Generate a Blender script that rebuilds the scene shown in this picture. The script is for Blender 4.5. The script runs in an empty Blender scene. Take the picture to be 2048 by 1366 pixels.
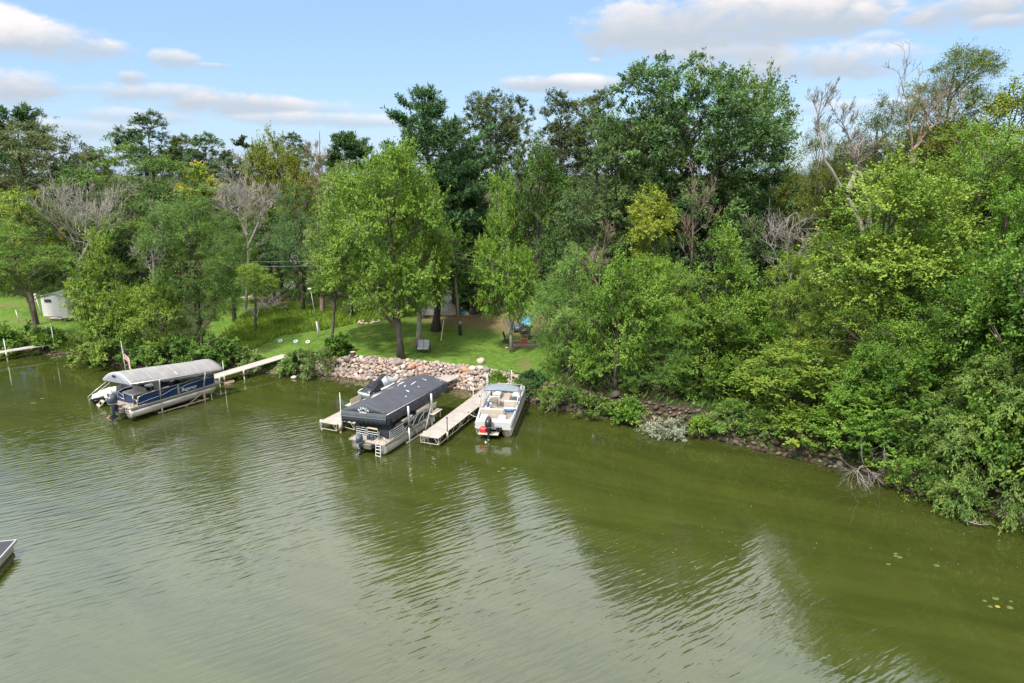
import bpy, math, random
import numpy as np
from mathutils import Vector, Matrix

# ------------------------------------------------------------------ camera, sky, sun
S = bpy.context.scene
C = S.collection
PITCH = math.radians(14); CAMH = 16.5; FPX = 1365.0

cam = bpy.data.cameras.new('camera'); camo = bpy.data.objects.new('camera', cam); C.objects.link(camo)
camo.location = (0, 0, CAMH); camo.rotation_euler = (math.pi/2 - PITCH, 0, 0)
cam.sensor_width = 36; cam.lens = 36*FPX/2048; cam.clip_end = 6000
S.camera = camo

SUN_EL = math.radians(57); SUN_AZ = math.radians(-148)      # azimuth from +Y towards +X: behind the camera, to the left
sun = bpy.data.lights.new('sun', 'SUN'); suno = bpy.data.objects.new('sun', sun); C.objects.link(suno)
sun.energy = 4.4; sun.angle = math.radians(5); sun.color = (1.0, 0.95, 0.86)
sd = Vector((math.sin(SUN_AZ)*math.cos(SUN_EL), math.cos(SUN_AZ)*math.cos(SUN_EL), math.sin(SUN_EL)))
suno.rotation_euler = sd.to_track_quat('Z', 'Y').to_euler()

S.view_settings.view_transform = 'Standard'
try: S.view_settings.look = 'None'
except Exception: pass
S.view_settings.exposure = 0.58
S.view_settings.gamma = 1.0
S.render.engine = 'CYCLES'
S.cycles.max_bounces = 6; S.cycles.diffuse_bounces = 2; S.cycles.glossy_bounces = 3
S.cycles.transmission_bounces = 3; S.cycles.transparent_max_bounces = 4
S.cycles.use_denoising = True
S.cycles.caustics_reflective = False; S.cycles.caustics_refractive = False

def ray(px, py):
    x = (px-1024)/FPX; v = (683-py)/FPX
    return np.array([x, math.cos(PITCH)+v*math.sin(PITCH), -math.sin(PITCH)+v*math.cos(PITCH)])
def gp(px, py, z=0.0):
    d = ray(px, py); t = (z-CAMH)/d[2]
    return np.array([0, 0, CAMH]) + d*t
def atY(px, py, Y):
    d = ray(px, py); return np.array([0, 0, CAMH]) + d*(Y/d[1])

class NT:
    """small node-tree helper"""
    def __init__(s, tree): s.t = tree; s.n = tree.nodes; s.l = tree.links
    def new(s, typ, **kw):
        n = s.n.new(typ)
        for k, v in kw.items(): setattr(n, k, v)
        return n
    def set(s, sock, v):
        if isinstance(v, bpy.types.NodeSocket): s.l.new(v, sock)
        else: sock.default_value = v
    def math(s, op, a, b=0.0, c=0.0, clamp=False):
        n = s.new('ShaderNodeMath', operation=op); n.use_clamp = clamp
        s.set(n.inputs[0], a); s.set(n.inputs[1], b)
        if len(n.inputs) > 2: s.set(n.inputs[2], c)
        return n.outputs[0]
    def smooth(s, x, lo, hi, to0=0.0, to1=1.0):
        n = s.new('ShaderNodeMapRange', interpolation_type='SMOOTHSTEP')
        s.set(n.inputs['Value'], x); s.set(n.inputs['From Min'], lo); s.set(n.inputs['From Max'], hi)
        s.set(n.inputs['To Min'], to0); s.set(n.inputs['To Max'], to1)
        return n.outputs[0]
    def mix(s, f, a, b, mode='MIX'):
        n = s.new('ShaderNodeMix', data_type='RGBA', blend_type=mode)
        s.set(n.inputs['Factor'], f); s.set(n.inputs['A'], a); s.set(n.inputs['B'], b)
        return n.outputs['Result']
    def noise(s, vec=None, scale=1.0, detail=3.0, rough=0.55, dist=0.0):
        n = s.new('ShaderNodeTexNoise'); n.inputs['Scale'].default_value = scale
        n.inputs['Detail'].default_value = detail; n.inputs['Roughness'].default_value = rough
        n.inputs['Distortion'].default_value = dist
        if vec is not None: s.l.new(vec, n.inputs['Vector'])
        return n.outputs['Fac']
    def mapping(s, vec, loc=(0,0,0), rot=(0,0,0), scale=(1,1,1)):
        n = s.new('ShaderNodeMapping'); s.l.new(vec, n.inputs['Vector'])
        n.inputs['Location'].default_value = loc; n.inputs['Rotation'].default_value = rot; n.inputs['Scale'].default_value = scale
        return n.outputs['Vector']

def c4(c): return (c[0], c[1], c[2], 1.0)
def srgb(r, g, b):
    f = lambda u: (u/255/12.92) if u/255 <= 0.04045 else ((u/255+0.055)/1.055)**2.4
    return (f(r), f(g), f(b))

# sky: Nishita air, cumulus banks low over the far shore and a bright veil of cloud overhead
W = bpy.data.worlds.new('World'); S.world = W; W.use_nodes = True
g = NT(W.node_tree); g.n.clear()
out = g.new('ShaderNodeOutputWorld'); bg = g.new('ShaderNodeBackground')
sky = g.new('ShaderNodeTexSky', sky_type='NISHITA'); sky.sun_disc = False
sky.sun_elevation = SUN_EL; sky.sun_rotation = SUN_AZ; sky.air_density = 1.0; sky.dust_density = 0.6; sky.ozone_density = 1.6
SKY_STRENGTH = 0.10
tc = g.new('ShaderNodeTexCoord'); vdir = tc.outputs['Generated']
sep = g.new('ShaderNodeSeparateXYZ'); g.l.new(vdir, sep.inputs[0])
az = g.math('ARCTAN2', sep.outputs[0], sep.outputs[1]); el = g.math('ARCSINE', sep.outputs[2])
comb = g.new('ShaderNodeCombineXYZ'); g.l.new(g.math('MULTIPLY', az, 0.55), comb.inputs[0]); g.l.new(el, comb.inputs[1])
n1 = g.noise(comb.outputs[0], 26, 7, 0.62, 0.25)
n2 = g.noise(comb.outputs[0], 9, 4, 0.55, 0.0)
nz = g.math('ADD', g.math('MULTIPLY', g.math('SUBTRACT', n1, 0.5), 2.6), g.math('MULTIPLY', g.math('SUBTRACT', n2, 0.5), 1.3))
K = 1/SKY_STRENGTH
skycol = g.mix(0.50, sky.outputs[0], c4([u*K for u in (0.31, 0.52, 0.84)]))
col = skycol
WHT = (0.74, 0.69, 0.67); GRY = (0.385, 0.435, 0.50)
#         px, py, half width, half height, opacity
CLOUDS = [(90, 258, 150, 22, .55), (250, 232, 120, 16, .5), (500, 215, 210, 22, .7), (640, 240, 170, 16, .6), (330, 190, 170, 22, .85), (470, 205, 130, 20, .8),
          (40, 175, 85, 34, .95), (262, 157, 34, 17, .9), (350, 120, 52, 20, .9), (430, 132, 40, 7, .6), (-10, 60, 60, 40, .95), (110, 85, 95, 36, .95), (190, 100, 70, 22, .8),
          (1120, 168, 150, 19, .9), (1190, 122, 14, 7, .5), (1330, 90, 150, 34, .9), (1600, 128, 230, 36, .95), (1700, 215, 180, 14, .45),
          (1420, 112, 190, 26, .9), (1290, 60, 160, 54, 1.0), (1450, 40, 270, 72, 1.0), (1620, 22, 140, 48, 1.0), (1725, 30, 34, 24, .8), (1760, 75, 40, 12, .4), (1960, 18, 130, 38, 1.0),
          (1990, 45, 60, 14, .7)]
for (px, py, hw, hh, op) in CLOUDS:
    d = ray(px, py); a0 = math.atan2(d[0], d[1]); e0 = math.asin(d[2]/np.linalg.norm(d))
    dx = g.math('MULTIPLY', g.math('SUBTRACT', az, a0), FPX/hw*0.97)
    dy = g.math('MULTIPLY', g.math('SUBTRACT', el, e0), FPX/hh*0.97)
    r2 = g.math('MULTIPLY_ADD', dx, dx, g.math('MULTIPLY', dy, dy))
    v = g.math('ADD', g.math('SUBTRACT', 1.0, r2), nz)
    m = g.math('MULTIPLY', g.smooth(v, 0.0, 0.95), op)
    sh = g.smooth(g.math('MULTIPLY_ADD', nz, 0.55, dy), -0.35, 1.0)
    col = g.mix(m, col, g.mix(sh, c4([u*K for u in GRY]), c4([u*K for u in WHT])))
# away from the view: scattered cloud at all heights, thickening to a bright veil overhead
nv = g.noise(vdir, 2.6, 5, 0.55, 0.3)
side = g.smooth(g.math('ABSOLUTE', az), 0.75, 1.1)
sm = g.math('MULTIPLY', g.math('MULTIPLY', g.smooth(nv, 0.45, 0.62), side), g.smooth(el, 0.0, 0.08))
col = g.mix(sm, col, c4([u*K for u in (0.68, 0.66, 0.67)]))
veil = g.smooth(g.math('ADD', el, g.math('MULTIPLY', g.math('SUBTRACT', nv, 0.5), 0.25)), 0.26, 0.52)
VEIL = 1.65
vc = g.mix(g.smooth(nv, 0.3, 0.7), c4([u*K*VEIL for u in (0.78, 0.85, 0.95)]), c4([u*K*VEIL for u in (1.05, 1.04, 1.02)]))
col = g.mix(g.math('MULTIPLY', veil, 0.92), col, vc)
g.l.new(col, bg.inputs['Color']); bg.inputs['Strength'].default_value = SKY_STRENGTH
g.l.new(bg.outputs[0], out.inputs[0])
W.cycles.sampling_method = 'MANUAL'; W.cycles.sample_map_resolution = 1024

# ------------------------------------------------------------------ materials
MATS = {}
def mat(name, color, rough=0.6, metal=0.0, var=0.12, nscale=6.0, bump=0.0, bscale=40.0, spec=0.4, color2=None, stretch=None):
    if name in MATS: return MATS[name]
    m = bpy.data.materials.new(name); m.use_nodes = True; MATS[name] = m
    t = NT(m.node_tree); b = t.n['Principled BSDF']
    tcn = t.new('ShaderNodeTexCoord'); vec = tcn.outputs['Object']
    if stretch: vec = t.mapping(vec, scale=stretch)
    f = t.noise(vec, nscale, 5, 0.6)
    f = t.smooth(f, 0.28, 0.72)
    a = color; bb = color2 or color
    t.l.new(t.mix(f, c4([u*(1-var) for u in a]), c4([min(1, u*(1+var)) for u in bb])), b.inputs['Base Color'])
    b.inputs['Roughness'].default_value = rough; b.inputs['Metallic'].default_value = metal
    b.inputs['Specular IOR Level'].default_value = spec
    if bump:
        bn = t.new('ShaderNodeBump'); bn.inputs['Strength'].default_value = 0.6; bn.inputs['Distance'].default_value = bump
        t.l.new(t.noise(vec, bscale, 4, 0.6), bn.inputs['Height']); t.l.new(bn.outputs[0], b.inputs['Normal'])
    return m

def leaf_mat(name, A, B, acc=(0.33, 0.24, 0.03), trans=0.24, spec=0.16):
    if name in MATS: return MATS[name]
    m = bpy.data.materials.new(name); m.use_nodes = True; MATS[name] = m
    t = NT(m.node_tree); b = t.n['Principled BSDF']; o = t.n['Material Output']
    at = t.new('ShaderNodeAttribute'); at.attribute_name = 'tint'
    cr = t.new('ShaderNodeValToRGB'); e = cr.color_ramp.elements
    e[0].position = 0.0; e[0].color = c4(A); e[1].position = 0.75; e[1].color = c4(B)
    x = cr.color_ramp.elements.new(0.92); x.color = c4(acc)
    to = t.new('ShaderNodeAttribute', attribute_type='OBJECT'); to.attribute_name = 'tone'
    fac = at.outputs['Fac']; low = t.math('LESS_THAN', fac, .78)
    t.l.new(t.mix(low, fac, t.math('MINIMUM', t.math('ADD', to.outputs['Fac'], fac, clamp=True), .74)), cr.inputs[0])
    oi = t.new('ShaderNodeObjectInfo')
    hsv = t.new('ShaderNodeHueSaturation'); t.l.new(cr.outputs[0], hsv.inputs['Color'])
    t.set(hsv.inputs['Hue'], t.math('MULTIPLY_ADD', oi.outputs['Random'], 0.024, 0.488))
    t.set(hsv.inputs['Value'], t.math('MULTIPLY_ADD', oi.outputs['Random'], 0.2, 0.9))
    t.l.new(hsv.outputs[0], b.inputs['Base Color'])
    b.inputs['Roughness'].default_value = 0.5; b.inputs['Specular IOR Level'].default_value = spec
    tr = t.new('ShaderNodeBsdfTranslucent')
    t.l.new(t.mix(1.0, hsv.outputs[0], (1.25, 1.15, 0.5, 1), 'MULTIPLY'), tr.inputs['Color'])
    ms = t.new('ShaderNodeMixShader'); ms.inputs[0].default_value = trans
    t.l.new(b.outputs[0], ms.inputs[1]); t.l.new(tr.outputs[0], ms.inputs[2]); t.l.new(ms.outputs[0], o.inputs[0])
    return m

# ------------------------------------------------------------------ mesh helpers
class MB:
    def __init__(s): s.v = []; s.f = []
    def add(s, vs, fs):
        k = len(s.v); s.v += [tuple(map(float, p)) for p in vs]; s.f += [tuple(i+k for i in f) for f in fs]; return s
    def box(s, c, d, rot=0.0, tilt=None, top=None):
        """box centred c, size d; rot about z; top=(sx,sy) scales its top face"""
        hx, hy, hz = d[0]/2, d[1]/2, d[2]/2; tx, ty = top or (1, 1)
        p = [(-hx,-hy,-hz),(hx,-hy,-hz),(hx,hy,-hz),(-hx,hy,-hz),(-hx*tx,-hy*ty,hz),(hx*tx,-hy*ty,hz),(hx*tx,hy*ty,hz),(-hx*tx,hy*ty,hz)]
        M = Matrix.Rotation(rot, 3, 'Z')
        if tilt: M = M @ Matrix.Rotation(tilt[0], 3, tilt[1])
        q = [tuple(M @ Vector(a) + Vector(c)) for a in p]
        return s.add(q, [(0,3,2,1),(4,5,6,7),(0,1,5,4),(1,2,6,5),(2,3,7,6),(3,0,4,7)])
    def rbox(s, c, d, r=0.04, rot=0.0, tilt=None):
        """box with chamfered upper and vertical edges"""
        hx, hy, hz = d[0]/2, d[1]/2, d[2]/2; r = min(r, hx*.9, hy*.9, hz*.9)
        def ring(a, b, z): 
            k = min(r, a*.9, b*.9)
            return [(a-k,-b,z),(a,-b+k,z),(a,b-k,z),(a-k,b,z),(-a+k,b,z),(-a,b-k,z),(-a,-b+k,z),(-a+k,-b,z)]
        rings = ring(hx,hy,-hz)+ring(hx,hy,hz-r)+ring(hx-r*.7,hy-r*.7,hz)
        M = Matrix.Rotation(rot, 3, 'Z')
        if tilt: M = M @ Matrix.Rotation(tilt[0], 3, tilt[1])
        q = [tuple(M @ Vector(a) + Vector(c)) for a in rings]
        f = [tuple(range(7,-1,-1)), tuple(range(16,24))]
        for k in (0, 8):
            for i in range(8): f.append((k+i, k+(i+1)%8, k+8+(i+1)%8, k+8+i))
        return s.add(q, f)
    def tube(s, pts, r, n=6, cap=True):
        pts = [Vector(p) for p in pts]; m = len(pts)
        rr = r if isinstance(r, (list, tuple, np.ndarray)) else [r]*m
        vs = []; fs = []; prev = None
        for i, p in enumerate(pts):
            t = (pts[min(i+1, m-1)] - pts[max(i-1, 0)])
            if t.length < 1e-9: t = Vector((0,0,1))
            t.normalize()
            if prev is None:
                a = Vector((0,0,1)) if abs(t.z) < .9 else Vector((1,0,0)); u = t.cross(a).normalized()
            else:
                u = prev - t*prev.dot(t)
                if u.length < 1e-6: u = t.orthogonal()
                u.normalize()
            prev = u; w = t.cross(u)
            for k in range(n):
                an = 2*math.pi*k/n; vs.append(p + (u*math.cos(an)+w*math.sin(an))*float(rr[i]))
        for i in range(m-1):
            for k in range(n):
                fs.append((i*n+k, i*n+(k+1)%n, (i+1)*n+(k+1)%n, (i+1)*n+k))
        if cap: fs.append(tuple(range(n-1,-1,-1))); fs.append(tuple((m-1)*n+k for k in range(n)))
        return s.add(vs, fs)
    def loft(s, rings, closed=True, caps=False):
        n = len(rings[0]); vs = [p for r in rings for p in r]; fs = []
        for i in range(len(rings)-1):
            for k in range(n if closed else n-1):
                fs.append((i*n+k, i*n+(k+1)%n, (i+1)*n+(k+1)%n, (i+1)*n+k))
        if caps: fs.append(tuple(range(n-1,-1,-1))); fs.append(tuple((len(rings)-1)*n+k for k in range(n)))
        return s.add(vs, fs)
    def quad(s, a, b, c, d): return s.add([a,b,c,d], [(0,1,2,3)])
    def slab(s, poly, t):
        """polygon (list of 3-D points) given a thickness t along its normal"""
        p = [Vector(q) for q in poly]; nrm = (p[1]-p[0]).cross(p[2]-p[0]).normalized()*t; n = len(p)
        return s.add(p+[q+nrm for q in p], [tuple(range(n-1,-1,-1)), tuple(range(n,2*n))]+[(i,(i+1)%n,n+(i+1)%n,n+i) for i in range(n)])
    def ellipsoid(s, c, r, nu=12, nv=7, flat=0.0):
        vs = []; 
        for j in range(nv+1):
            ph = math.pi*j/nv - math.pi/2
            for i in range(nu):
                th = 2*math.pi*i/nu; z = math.sin(ph)
                vs.append((c[0]+r[0]*math.cos(ph)*math.cos(th), c[1]+r[1]*math.cos(ph)*math.sin(th), c[2]+r[2]*max(z, -1+flat)))
        fs = [(j*nu+i, j*nu+(i+1)%nu, (j+1)*nu+(i+1)%nu, (j+1)*nu+i) for j in range(nv) for i in range(nu)]
        return s.add(vs, fs)
    def mesh(s, name, smooth=False):
        me = bpy.data.meshes.new(name); me.from_pydata(s.v, [], s.f); me.update()
        if smooth: me.polygons.foreach_set('use_smooth', [True]*len(me.polygons))
        return me

def ob(name, mb, m, parent=None, smooth=False, label=None):
    me = mb if isinstance(mb, bpy.types.Mesh) else mb.mesh(name, smooth)
    if m is not None:
        me.materials.clear(); me.materials.append(m)
    o = bpy.data.objects.new(name, me); C.objects.link(o)
    if parent is not None: o.parent = parent
    if label: o['label'] = label
    return o
def tag(o, label, cat=None, group=None, kind=None):
    if label: o['label'] = label
    if cat: o['category'] = cat
    if group: o['group'] = group
    if kind: o['kind'] = kind
    return o
def thing(name, label, cat, loc=(0,0,0), rz=0.0, group=None):
    o = bpy.data.objects.new(name, None); o.empty_display_size = .3; C.objects.link(o)
    o.location = tuple(map(float, loc)); o.rotation_euler = (0, 0, rz)
    return tag(o, label, cat, group)
def struct(name, mb, m, smooth=False):
    o = ob(name, mb, m, None, smooth); o['kind'] = 'structure'; return o
def text(name, body, size, m, parent, origin, xdir, up, shear=0.0, extrude=0.003, align='CENTER'):
    cu = bpy.data.curves.new(name, 'FONT'); cu.body = body; cu.size = size; cu.extrude = extrude; cu.shear = shear
    cu.align_x = align; cu.align_y = 'CENTER'; cu.materials.append(m); cu.resolution_u = 3
    tmp = bpy.data.objects.new(name, cu); C.objects.link(tmp); dg = bpy.context.evaluated_depsgraph_get(); dg.update()
    me = bpy.data.meshes.new_from_object(tmp.evaluated_get(dg)); bpy.data.objects.remove(tmp); bpy.data.curves.remove(cu)
    o = bpy.data.objects.new(name, me); C.objects.link(o); o.parent = parent
    x = Vector(xdir).normalized(); u = Vector(up); z = x.cross(u).normalized(); y = z.cross(x)
    M = Matrix((x, y, z)).transposed().to_4x4(); M.translation = Vector(origin); o.matrix_local = M
    return o
def np_mesh(name, verts, quads, tint=None):
    """verts (N,3), quads (M,4) -> mesh, fast; tint per face"""
    me = bpy.data.meshes.new(name); n = len(verts); m = len(quads); k = quads.shape[1]
    me.vertices.add(n); me.vertices.foreach_set('co', np.ascontiguousarray(verts, dtype=np.float32).ravel())
    me.loops.add(m*k); me.loops.foreach_set('vertex_index', np.ascontiguousarray(quads, dtype=np.int32).ravel())
    me.polygons.add(m); me.polygons.foreach_set('loop_start', np.arange(0, m*k, k, dtype=np.int32))
    me.polygons.foreach_set('loop_total', np.full(m, k, dtype=np.int32))
    if tint is not None:
        a = me.attributes.new('tint', 'FLOAT', 'FACE'); a.data.foreach_set('value', np.ascontiguousarray(tint, dtype=np.float32))
    me.update(calc_edges=True); return me
# ------------------------------------------------------------------ land and lake
rng = np.random.default_rng(7)
SH_PX = [(-120,700),(0,704),(60,702),(130,716),(210,729),(300,738),(390,742),(470,741),(540,748),(610,752),(680,758),(760,768),
         (830,774),(900,781),(960,788),(1050,802),(1100,816),(1200,834),(1300,857),(1400,874),(1500,895),(1600,918),(1700,943),
         (1800,978),(1900,1012),(2048,1042)]
SH = [tuple(gp(x, y, 0)[:2]) for x, y in SH_PX]
SH = [(-900, 120), (-300, 92), (-120, 76), (-70, 66)] + SH + [(28, 26), (37, 20), (60, -10), (90, -70), (140, -300), (200, -900)]
SHA = np.array(SH)
def shore_dist(x, y):
    """signed distance to the waterline, positive on land"""
    x = np.asarray(x, float); y = np.asarray(y, float); best = np.full(x.shape, 1e9); sgn = np.ones(x.shape)
    for (ax, ay), (bx, by) in zip(SH[:-1], SH[1:]):
        dx, dy = bx-ax, by-ay; t = np.clip(((x-ax)*dx+(y-ay)*dy)/(dx*dx+dy*dy), 0, 1)
        qx, qy = x-(ax+t*dx), y-(ay+t*dy); d = np.hypot(qx, qy); cr = dx*(y-ay)-dy*(x-ax)
        u = d < best-1e-9; best = np.where(u, d, best); sgn = np.where(u, np.where(cr >= 0, 1, -1), sgn)
    return best*sgn
def sstep(x, a, b):
    t = np.clip((x-a)/(b-a), 0, 1); return t*t*(3-2*t)
def ground(x, y):
    x = np.asarray(x, float); y = np.asarray(y, float)
    d = shore_dist(x, y)
    wb = sstep(x, -17.5, -15.0)                       # the bank is low on the left, high behind the boulders
    bank = 0.55 + 0.65*wb; run = 1.6 + 1.9*wb*(1-sstep(x, 0.5, 3.0))
    z = bank*sstep(d, -0.15, run) + 0.055*np.clip(d-run, 0, 45) + 0.03*np.clip(d-60, 0, 400)*0.3
    z = z + 0.10*np.sin(x*.31+1)*np.sin(y*.27)*sstep(d, 3, 8)
    return np.where(d < -0.15, np.maximum(-2.5, -0.06+(d+0.15)*0.22), z)
def gh(x, y): return float(ground(np.array([x]), np.array([y]))[0])
def onland(px, py):
    """point of the ground seen at a pixel"""
    z = 0.5
    for _ in range(25):
        p = gp(px, py, z); z += (gh(p[0], p[1])-z)*0.6
    return np.array([p[0], p[1], z])

def axis(a, b, fine, lo, hi):
    core = np.arange(a, b+1e-6, fine); L = [a]; s = fine
    while L[-1] > lo: s *= 1.22; L.append(L[-1]-s)
    R = [b]; s = fine
    while R[-1] < hi: s *= 1.22; R.append(R[-1]+s)
    return np.array(L[::-1][:-1]+list(core)+R[1:])
gx = axis(-42, 34, 0.5, -900, 900); gy = axis(22, 80, 0.55, -400, 1600)
X, Y = np.meshgrid(gx, gy); Z = ground(X, Y)
D = shore_dist(X, Y)
Zb = Z + rng.normal(0, 0.012, Z.shape)*(D > 2)
nv_ = X.size; idx = np.arange(nv_).reshape(X.shape)
quads = np.stack([idx[:-1,:-1], idx[:-1,1:], idx[1:,1:], idx[1:,:-1]], -1).reshape(-1, 4)
gme = np_mesh('ground', np.stack([X.ravel(), Y.ravel(), Zb.ravel()], 1), quads)
def in_poly(x, y, poly):
    inside = np.zeros(np.shape(x), bool); n = len(poly)
    for i in range(n):
        (ax, ay), (bx, by) = poly[i], poly[(i+1) % n]
        c = ((ay > y) != (by > y)); xx = (bx-ax)*(y-ay)/((by-ay) if by != ay else 1e-9)+ax
        inside ^= c & (x < xx)
    return inside
def poly_px(pts): return [tuple(onland(*p)[:2]) for p in pts]
LAWN = poly_px([(470,742),(490,690),(560,640),(640,652),(700,648),(760,600),(900,560),(1100,560),(1130,700),(1100,800),(960,785),(760,765),(600,750)])
BACKLAWN = poly_px([(400,690),(440,600),(520,560),(640,545),(760,560),(800,600),(700,640),(560,650)])
LEFTLAWN = poly_px([(-80,690),(-60,600),(100,585),(240,600),(240,690),(120,705),(0,700)])
def blur(a, k):
    for _ in range(k):
        a = (a + np.roll(a,1,0)+np.roll(a,-1,0)+np.roll(a,1,1)+np.roll(a,-1,1))/5
    return a
lawn = blur((in_poly(X, Y, LAWN)*1.0 + in_poly(X, Y, BACKLAWN)*.85 + in_poly(X, Y, LEFTLAWN)*.95).clip(0, 1), 3)
worn = np.zeros_like(X)                                # thin, dry turf under the trees
WORN = [(975,638,6.5,4.6,1.0),(1060,648,5.0,5.0,1.0),(895,636,3.5,3.2,.9),(560,598,6,5.0,.62),(650,598,4,5,.55),(798,706,1.0,.7,.7),(740,712,3,.5,.35),
                         (835,684,1.2,.8,.8),(1024,697,.8,.6,.9),(1000,650,5,1.2,.6),(1050,730,1.0,3.0,.6),(1030,690,1.5,1.2,.35),(690,645,2.4,.8,.45),(520,700,2,1.2,.55),(700,690,.6,.4,.5),(50,640,5,3,.5),(20,610,4,3,.6),(870,690,2.5,.35,.35)]
WORN = [(*onland(px, max(py, 560))[:2], rx, ry, a) for (px, py, rx, ry, a) in WORN]
def worn_at(x, y):
    w = np.zeros(np.shape(x))
    for (cx, cy, rx, ry, a) in WORN: w = np.maximum(w, a*np.exp(-((x-cx)/rx)**2-((y-cy)/ry)**2))
    return w
worn = worn_at(X, Y)
bankz = (1-sstep(D, 2.7, 3.5))*sstep(X, -16, -14.5)*(1-sstep(X, .5, 2)); lawn = lawn*(1-bankz)
for nm, a in (('lawn', lawn), ('worn', worn)):
    at = gme.attributes.new(nm, 'FLOAT', 'POINT'); at.data.foreach_set('value', a.ravel().astype(np.float32))
m = bpy.data.materials.new('earth_and_turf'); m.use_nodes = True; t = NT(m.node_tree); b = t.n['Principled BSDF']
ob_ = t.new('ShaderNodeTexCoord').outputs['Object']
A1 = t.new('ShaderNodeAttribute'); A1.attribute_name = 'lawn'; A2 = t.new('ShaderNodeAttribute'); A2.attribute_name = 'worn'
nl = t.noise(ob_, 0.35, 5, .6); nm_ = t.noise(ob_, 2.2, 5, .65); nf = t.noise(ob_, 14, 4, .7)
gr = t.mix(t.smooth(nl, .35, .65), c4((.055,.120,.016)), c4((.092,.165,.026)))
gr = t.mix(t.smooth(nm_, .40, .70, 0, .75), gr, c4((.165,.205,.045)))
gr = t.mix(t.smooth(nf, .45, .75, 0, .6), gr, c4((.042,.090,.012)))
dry = t.mix(t.smooth(nf, .3, .7), c4((.120,.085,.050)), c4((.230,.170,.095)))
dry = t.mix(t.smooth(nm_, .42, .62, 0, .7), dry, c4((.105,.120,.030)))
wf = t.smooth(t.math('ADD', A2.outputs['Fac'], t.math('MULTIPLY', t.math('SUBTRACT', nm_, .5), 0.9)), .30, .72)
gr = t.mix(wf, gr, dry)
soil = t.mix(t.smooth(nm_, .35, .65), c4((.030,.026,.015)), c4((.060,.052,.028)))
soil = t.mix(t.smooth(nl, .40, .6, 0, .8), soil, c4((.024,.042,.010)))
lf = t.smooth(t.math('ADD', A1.outputs['Fac'], t.math('MULTIPLY', t.math('SUBTRACT', nm_, .5), .5)), .35, .6)
t.l.new(t.mix(lf, soil, gr), b.inputs['Base Color']); b.inputs['Roughness'].default_value = .9; b.inputs['Specular IOR Level'].default_value = .1
bn = t.new('ShaderNodeBump'); bn.inputs['Strength'].default_value = .8; bn.inputs['Distance'].default_value = .06
t.l.new(t.math('ADD', nf, nm_), bn.inputs['Height']); t.l.new(bn.outputs[0], b.inputs['Normal'])
go = ob('ground', gme, m); go['kind'] = 'structure'
gme.polygons.foreach_set('use_smooth', [True]*len(gme.polygons))

# the lake: green algae-laden water, ruffled in the open and calm under the right-hand bank
wx = axis(-42, 34, 1.2, -1500, 1500); wy = axis(8, 60, 1.2, -1500, 200)
WX, WY = np.meshgrid(wx, wy); wi = np.arange(WX.size).reshape(WX.shape)
wme = np_mesh('lake', np.stack([WX.ravel(), WY.ravel(), np.zeros(WX.size)], 1), np.stack([wi[:-1,:-1], wi[:-1,1:], wi[1:,1:], wi[1:,:-1]], -1).reshape(-1, 4))
wd = -shore_dist(WX, WY)
right = sstep(WX, -9, 3)
ruff = (1-right)*sstep(wd, 3.5, 11) + right*sstep(wd, 8.0, 17)
at = wme.attributes.new('ruffle', 'FLOAT', 'POINT'); at.data.foreach_set('value', ruff.ravel().astype(np.float32))
m = bpy.data.materials.new('lake_water'); m.use_nodes = True; t = NT(m.node_tree); b = t.n['Principled BSDF']
ob_ = t.new('ShaderNodeTexCoord').outputs['Object']
R_ = t.new('ShaderNodeAttribute'); R_.attribute_name = 'ruffle'
v1 = t.mapping(t.mapping(ob_, rot=(0,0,math.radians(-30))), scale=(.26,1.7,1)); 
v2 = t.mapping(t.mapping(ob_, rot=(0,0,math.radians(-40))), scale=(.42,2.3,1)); 
v3 = t.mapping(t.mapping(ob_, rot=(0,0,math.radians(-16))), scale=(.8,2.0,1))
h1 = t.noise(v1, 2.5, 1.0, .4, .22); h2 = t.noise(v2, 2.5, 1.0, .4, .22); h3 = t.noise(v3, 4.5, 2, .5, .2)
gust = t.smooth(t.noise(ob_, .085, 3, .5, .4), .34, .62, .45, 1.0)
ampl = t.math('MULTIPLY', t.math('MULTIPLY_ADD', R_.outputs['Fac'], .93, .07), gust)
hh = t.math('ADD', t.math('MULTIPLY', h1, .62), t.math('ADD', t.math('MULTIPLY', h2, .34), t.math('MULTIPLY', h3, .10)))
hh = t.math('MULTIPLY', hh, ampl)
bn = t.new('ShaderNodeBump'); bn.inputs['Strength'].default_value = 1.0; bn.inputs['Distance'].default_value = .050
t.l.new(hh, bn.inputs['Height']); t.l.new(bn.outputs[0], b.inputs['Normal'])
va = t.mapping(t.mapping(ob_, rot=(0,0,math.radians(24))), scale=(.09,.55,1))
alg = t.noise(va, .8, 6, .62, .8); alg2 = t.noise(ob_, 7, 3, .6)
wc = t.mix(t.smooth(alg, .33, .66), c4((.027,.0345,.0064)), c4((.038,.0465,.0092)))
wc = t.mix(t.smooth(alg2, .62, .75, 0, .25), wc, c4((.10,.12,.03)))
t.l.new(wc, b.inputs['Base Color'])
b.inputs['Roughness'].default_value = .045; b.inputs['IOR'].default_value = 1.50; b.inputs['Specular IOR Level'].default_value = 1.0
lo = ob('lake', wme, m); lo['kind'] = 'structure'

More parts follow.
